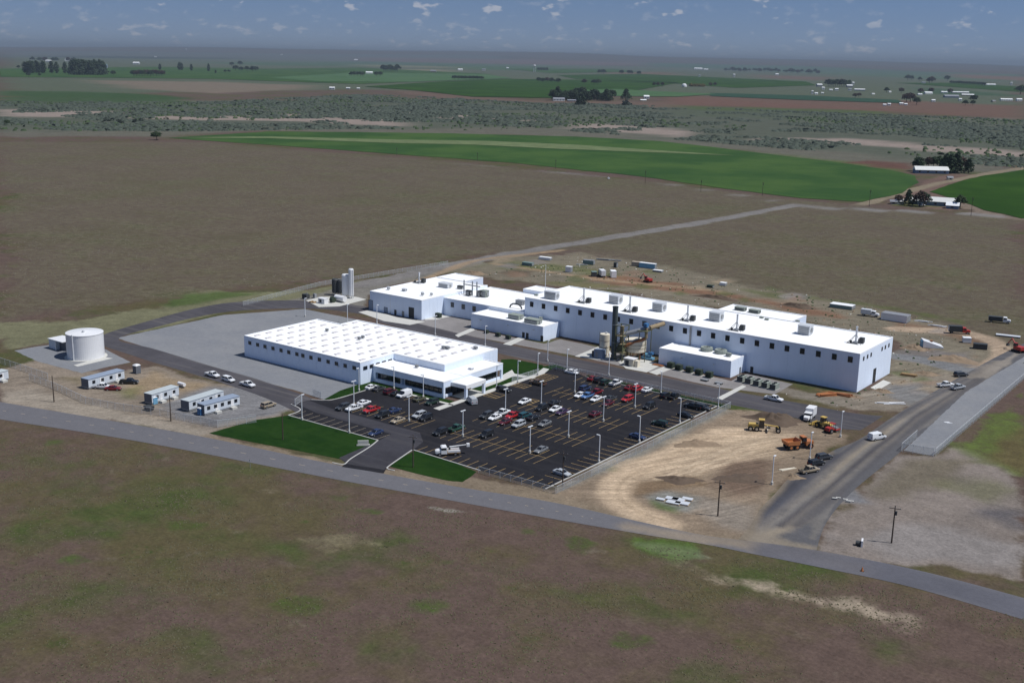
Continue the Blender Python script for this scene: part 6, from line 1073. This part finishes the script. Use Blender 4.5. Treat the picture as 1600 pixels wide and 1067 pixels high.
barn(1454, 271, 33, 10, 3.6, YAW-.05, 'barn_blue', 'barn_white', 'long blue-grey farm shed under dark trees right of the crop circle'); barn(1432, 270, 6, 5, 3, YAW, 'barn_white', 'barn_blue', 'small white hut at the left end of the upper farm shed'); barn(1484, 281, 5, 4, 2, YAW, 'tank_cream', 'far_roof_grey', 'small pale hut on the farm track below the conifers')
barn(1462, 321, 36, 9, 3.4, YAW-.42, 'barn_blue', 'barn_white', 'long farm shed with white roof and blue wall by the field road'); barn(1430, 318, 9, 7, 3.2, YAW-.4, 'barn_blue', 'barn_white', 'white-roofed blue hut left of the long farm shed'); barn(1488, 326, 9, 7, 2.6, YAW-.4, 'barn_blue', 'far_roof_white', 'small farm lean-to at the right end of the long shed'); barn(1405, 319, 6, 4, 2.4, YAW, 'barn_white', 'far_roof_white', 'white machine shelter left of the long shed'); barn(1396, 319, 5, 4, 2, YAW-.3, 'far_wall_tan', 'far_roof_grey', 'small tan shelter at far left of the long shed')
FB = 'scattered farm buildings'
for px, py, L, w, h, dz, wl, rf, lb in (
 (76, 97.5, 44, 22, 12, 0, 'barn_white', 'far_roof_white', 'white farm building behind the open windbreak row, left'), (107, 96, 60, 26, 14, .3, 'barn_white', 'far_roof_white', 'white farm building behind the dense windbreak clump'), (126, 99.5, 26, 18, 10, 0, 'barn_white', 'far_roof_white', 'small white building right of the farm behind the windbreak'), (160, 107, 60, 20, 20, 0, 'barn_blue', 'green_roof', 'dark barn with pale green roof at the right end of the windbreak'), (213, 101, 50, 26, 12, 0, 'barn_white', 'far_roof_white', 'bright white barn alone in the far green field'), (243, 90, 30, 20, 10, 0, 'barn_white', 'far_roof_white', 'tiny white building near the horizon at left'), (291, 79, 20, 20, 50, 0, 'barn_white', 'far_roof_white', 'tiny white tower on the left horizon'), (440, 86.5, 50, 26, 14, 0, 'barn_white', 'far_roof_white', 'tiny white farm near the horizon above the grove'), (556, 95, 60, 30, 14, 0, 'barn_white', 'far_roof_white', 'white farm roof near the horizon above the tan yard'), (577, 116, 40, 18, 9, .2, 'barn_white', 'far_roof_white', 'low white house among small trees left of the dark grove'), (519, 140.5, 16, 9, 6, 0, 'barn_white', 'far_roof_white', 'small white hut left of a line of white boxes on the brown field'), (544, 139.5, 12, 6, 3.5, 0, 'barn_white', 'far_roof_white', 'white box in the middle of the brown field edge'), (560, 140, 9, 6, 3.5, 0, 'barn_white', 'far_roof_white', 'white box at the right of the brown field edge'), (677, 113.5, 40, 20, 10, 0, 'far_wall_tan', 'far_roof_grey', 'pale farm building right of the dark grove'), (719, 110.5, 40, 18, 9, .3, 'barn_white', 'far_roof_white', 'white shed in the central green field'), (756, 111, 30, 20, 12, 0, 'barn_white', 'far_roof_grey', 'small white house at the right of the central green field'), (793, 108, 26, 16, 10, 0, 'barn_white', 'far_roof_white', 'small white building left of the water tower'),
 (873, 158, 30, 12, 5, .15, 'barn_white', 'far_roof_grey', 'white-ended barn at the left of the thick grove'), (893, 159, 22, 8, 3, .1, 'far_roof_grey', 'far_roof_grey', 'long grey shed right of the white-ended barn'), (1010, 155, 15, 12, 7, 0, 'barn_white', 'far_roof_white', 'white shed right of the lone dark conifer'), (1005, 158.5, 16, 7, 3, .2, 'far_wall_tan', 'far_roof_white', 'low tan building before the white shed'), (1091, 109.5, 110, 40, 16, 0, 'barn_white', 'far_roof_white', 'bright white plant near the horizon, right of centre'), (1103, 110, 60, 30, 10, 0, 'barn_white', 'far_roof_white', 'smaller white plant beside the bright one near the horizon'), (1214, 118, 30, 20, 10, 0, 'barn_white', 'far_roof_white', 'white house in front of the long shelter belt'), (1147, 121, 14, 12, 20, 0, 'barn_white', 'far_roof_white', 'small white silo house in the far field before the shelter belt'), (1093, 120.5, 14, 10, 12, 0, 'barn_white', 'far_roof_grey', 'pale hut in the far field below the bright white plant'),
 (1280, 136, 26, 14, 10, .2, 'far_roof_grey', 'far_roof_white', 'white-roofed grey house, highest at the left of the hamlet'), (1286, 140.5, 12, 9, 9, 0, 'barn_white', 'far_roof_white', 'white cube house below the grey one in the hamlet'), (1269, 147.5, 6, 6, 11, 0, 'barn_white', 'far_roof_white', 'slim white building at the left end of the hamlet'), (1275, 148, 12, 7, 5, .2, 'barn_white', 'far_roof_white', 'low white building at the left foot of the hamlet'), (1285, 147, 9, 6, 4, 0, 'barn_white', 'far_roof_white', 'small white shed at the foot of the hamlet'), (1298, 142, 14, 8, 4, 0, 'barn_white', 'far_roof_white', 'low white roof between hamlet houses'), (1307, 142, 14, 9, 7, 0, 'barn_white', 'far_roof_white', 'white house in the middle of the hamlet'), (1327, 137, 28, 14, 9, .1, 'far_roof_grey', 'far_roof_white', 'white-roofed barn at the right of the grove'), (1332, 133, 16, 12, 12, 0, 'barn_white', 'far_roof_white', 'white barn gable above the grove'), (1328, 142, 14, 9, 7, 0, 'barn_white', 'far_roof_grey', 'small white house under the white-roofed barn'), (1343, 142, 44, 10, 5, -.1, 'barn_blue', 'far_roof_white', 'long white-roofed shed right of the hamlet barn'), (1364, 148, 14, 6, 3, .5, 'barn_white', 'far_roof_white', 'small white shed alone right of the long hamlet shed'), (1390, 145, 12, 7, 4, .4, 'barn_white', 'far_roof_white', 'small white shed before the grey orchard'), (1382, 166, 8, 6, 4, 0, 'barn_white', 'far_roof_white', 'left white hut of the pair on the brown field'), (1389, 165.5, 8, 6, 5, 0, 'barn_white', 'far_roof_white', 'right white hut of the pair on the brown field'), (1408, 164, 10, 7, 4, 0, 'barn_white', 'far_roof_white', 'left white hut at the dark bushes'), (1415, 165, 8, 6, 4, 0, 'barn_white', 'far_roof_white', 'right white hut at the dark bushes'),
 (1450, 147.5, 34, 12, 6, .35, 'barn_white', 'far_roof_white', 'long bright white barn at the right-hand farms'), (1437, 149, 18, 7, 4, .3, 'barn_white', 'far_roof_white', 'small white barn left of the long bright one'), (1475, 146, 24, 10, 5, 0, 'barn_white', 'far_roof_white', 'white-roofed shed right of the long bright barn'), (1500, 146, 70, 10, 4, -.05, 'far_roof_grey', 'far_roof_white', 'upper long pale shed at the right-hand farms'), (1512, 150, 46, 10, 4, -.05, 'far_wall_tan', 'far_roof_white', 'lower long tan shed at the right-hand farms'), (1486, 153, 50, 18, 5, 0, 'barn_blue', 'far_roof_grey', 'broad grey-roofed building before the long pale sheds'), (1500, 158, 9, 8, 6, 0, 'barn_white', 'far_roof_white', 'small white house before the broad grey roof'), (1458, 159.5, 11, 8, 5, 0, 'barn_white', 'far_roof_white', 'small white hut alone below the long bright barn'), (1546, 134, 70, 16, 6, 0, 'barn_white', 'far_roof_white', 'long white shed alone in the far green at upper right'), (1580, 133.5, 10, 10, 16, 0, 'barn_white', 'far_roof_white', 'small white tower house right of the long white shed'), (1572, 158, 40, 10, 5, .1, 'barn_white', 'far_roof_white', 'white shed near the right edge of the photo'), (1592, 158.5, 18, 10, 6, .1, 'barn_white', 'far_roof_white', 'bright white house at the right edge of the photo'), (1552, 160, 14, 8, 4, .5, 'far_wall_tan', 'far_roof_grey', 'tan shed left of the white sheds at the right edge'), (1443, 131, 22, 12, 8, 0, 'barn_white', 'far_roof_grey', 'pale house left of the reddish trees at upper right')):
    barn(px, py, L, w, h, YAW+dz, wl, rf, lb, FB, .3, 'farm_building')
t = thing('water_tower', 'white water tower on legs near the horizon in the centre', 'water tower', G(835, 113)); MB().lathe([(0, 40), (9, 44), (12, 50), (9, 56), (0, 59)], 16).obj('tank', 'white_paint', t)
for k in range(4): a = k*math.pi/2; MB().tube((9*math.cos(a), 9*math.sin(a), 0), (8*math.cos(a), 8*math.sin(a), 46), 1.2, 1.0, 6).obj('leg', 'light_metal', t)
t = thing('white_dome', 'white domed farm store beside the yellow bushes', 'dome', G(1069, 136)); MB().lathe([(11, 0), (11, 5), (9, 10), (5, 13), (0, 14)], 18).obj('dome', 'white_paint', t); MB().box(-2, 2, -11.3, -10.6, 0, 5).obj('door', 'dark_metal', t)
MT['leaf_yellow'] = mat('leaf_yellow', (.16, .12, .03), var=.3, scale=.5); TM['bush'].append(crown_mesh('bush', 91, 'leaf_yellow'))
for k in range(5): tree(1080+k*4.6, 135.5+.1*k, 15, 'bush', '%s yellow bush from the left beside the white dome' % ORD[k], 'yellow bushes by the white dome', 2, 1.2)
# ------------------------------------------------------------------ scrub, hedge and grass: too many to count
def scatter(name, pts, size, m, seed, flat=.6, label=None):
    r = np.random.default_rng(seed); n = len(pts); k = 5
    ang = r.random((n, k))*6.283; q = r.uniform(.7, 1.2, (n, k)); s = np.array(size)
    vx = pts[:, 0, None]+np.cos(np.sort(ang, 1))*s[:, None]*q; vy = pts[:, 1, None]+np.sin(np.sort(ang, 1))*s[:, None]*q
    ring0 = np.stack([vx, vy, np.full((n, k), -.02)], -1); ring1 = np.stack([pts[:, 0, None]+(vx-pts[:, 0, None])*.75, pts[:, 1, None]+(vy-pts[:, 1, None])*.75, s[:, None]*flat*r.uniform(.6, 1.1, (n, k))], -1)
    top = np.stack([pts[:, 0]+r.normal(0, .15, n)*s, pts[:, 1]+r.normal(0, .15, n)*s, s*flat*1.25], -1)[:, None]
    V = np.concatenate([ring0, ring1, top], 1).reshape(-1, 3); b = (np.arange(n)*(2*k+1))[:, None]
    F = []
    for i in range(k): j = (i+1) % k; F += [b+np.array([[i, j, k+j]]), b+np.array([[i, k+j, k+i]]), b+np.array([[k+i, k+j, 2*k]])]
    F = np.concatenate(F, 0).astype(np.int32); me = bpy.data.meshes.new(name); me.vertices.add(len(V)); me.vertices.foreach_set('co', V.astype(np.float32).ravel()); me.loops.add(F.size); me.loops.foreach_set('vertex_index', F.ravel()); me.polygons.add(len(F)); me.polygons.foreach_set('loop_start', np.arange(0, F.size, 3, dtype=np.int32)); me.update(calc_edges=True)
    me.materials.append(MT[m]); o = bpy.data.objects.new(name, me); C.objects.link(o); return tag(o, label, None, None, 'stuff')
def in_poly(poly, n, seed):
    p = np.array(poly); r = np.random.default_rng(seed); x = r.uniform(p[:, 0].min(), p[:, 0].max(), n); y = r.uniform(p[:, 1].min(), p[:, 1].max(), n); k = sdf(x, y, poly) < 0; return x[k], y[k]
poly = pxp([(-60, 160), (330, 160), (560, 148), (900, 162), (1330, 178), (1660, 190), (1660, 268), (1450, 252), (1170, 228), (900, 206), (560, 202), (300, 206), (-60, 205)])
x, y = in_poly(poly, 130000, 5); dn = fbm(x, y, 170, 61, 3)*.6+fbm(x, y, 60, 71, 2)*.4; k = dn > .50; x, y = x[k][:42000], y[k][:42000]
scatter('sagebrush', np.stack([x, y], -1), 1.2+5.5*RNG.random(len(x))**2.2, 'sage', 3, .42)
x, y = in_poly(poly, 9000, 15); k = fbm(x, y, 220, 161, 3) > .52; x, y = x[k], y[k]
scatter('dark_scrub', np.stack([x, y], -1), RNG.uniform(1.8, 4.5, len(x)), 'leaf_mid', 4, .6)
fp = pxp([(-200, 668), (300, 716), (700, 796), (1000, 848), (1260, 890), (1700, 985), (1900, 1200), (800, 1300), (-400, 1200)])
x, y = in_poly(fp, 90000, 25); k = fbm(x, y, 16, 261, 3)+.25*RNG.random(len(x)) > .66; x, y = x[k], y[k]
scatter('grass_tufts', np.stack([x, y], -1), RNG.uniform(.14, .34, len(x)), 'tuft', 6, .35)
x, y = in_poly(pxp([(0, 240), (330, 235), (1000, 290), (1600, 360), (1600, 520), (1130, 440), (900, 390), (740, 395), (560, 430), (0, 495)]), 60000, 35); k = fbm(x, y, 30, 361, 3)+.3*RNG.random(len(x)) > .68; x, y = x[k], y[k]
scatter('sagebrush', np.stack([x, y], -1), RNG.uniform(.2, .5, len(x)), 'field_sage', 7, .35)
for nm_, mt_, n_, lo_, hi_, sd_, q_ in (('rubble', 'pale_concrete', 420, .12, .5, 51, RUTS[3]), ('rubble', 'soil_tan', 700, .15, .6, 52, RUTS[3]), ('weeds', 'leaf_mid', 700, .2, .7, 53, RUTS[3])):
    x, y = in_poly(q_, n_*4, sd_); k = (fbm(x, y, 13, sd_, 3)+.25*np.random.default_rng(sd_).random(len(x)) > .66) & ~((x > -335) & (x < -126) & (y > 345) & (y < 406)) & (sline(x, y, smooth_line(pxp([(1562, 540), (1490, 600), (1350, 690), (1200, 830)]))) > 12)
    x, y = x[k][:n_], y[k][:n_]; scatter(nm_, np.stack([x, y], -1), lo_+(hi_-lo_)*np.random.default_rng(sd_+1).random(len(x))**2, mt_, sd_, .7)
hx = RNG.uniform(-205.5, -153, 900); scatter('hedge', np.stack([hx, 318.9-(hx+205.5)*.031+RNG.uniform(-.35, .35, 900)], -1), RNG.uniform(.3, .6, 900), 'hedge', 8, .9)
# ------------------------------------------------------------------ haze
HAZE = 4.4e-5
hz = MB().box(-60000, 24000, -9000, 60000, -60, 420).mesh('haze', []) if False else None
m = bpy.data.materials.new('haze_air'); m.use_nodes = True; t = m.node_tree; t.nodes.clear(); o_ = t.nodes.new('ShaderNodeOutputMaterial'); v = t.nodes.new('ShaderNodeVolumePrincipled'); v.inputs['Density'].default_value = HAZE; v.inputs['Color'].default_value = (.345, .42, .51, 1); v.inputs['Anisotropy'].default_value = .0
t.links.new(v.outputs[0], o_.inputs['Volume']); MT['haze_air'] = m
tag(MB().box(-56000, 18000, -7000, 56000, -2, 362).obj('haze', 'haze_air'), kind='stuff')
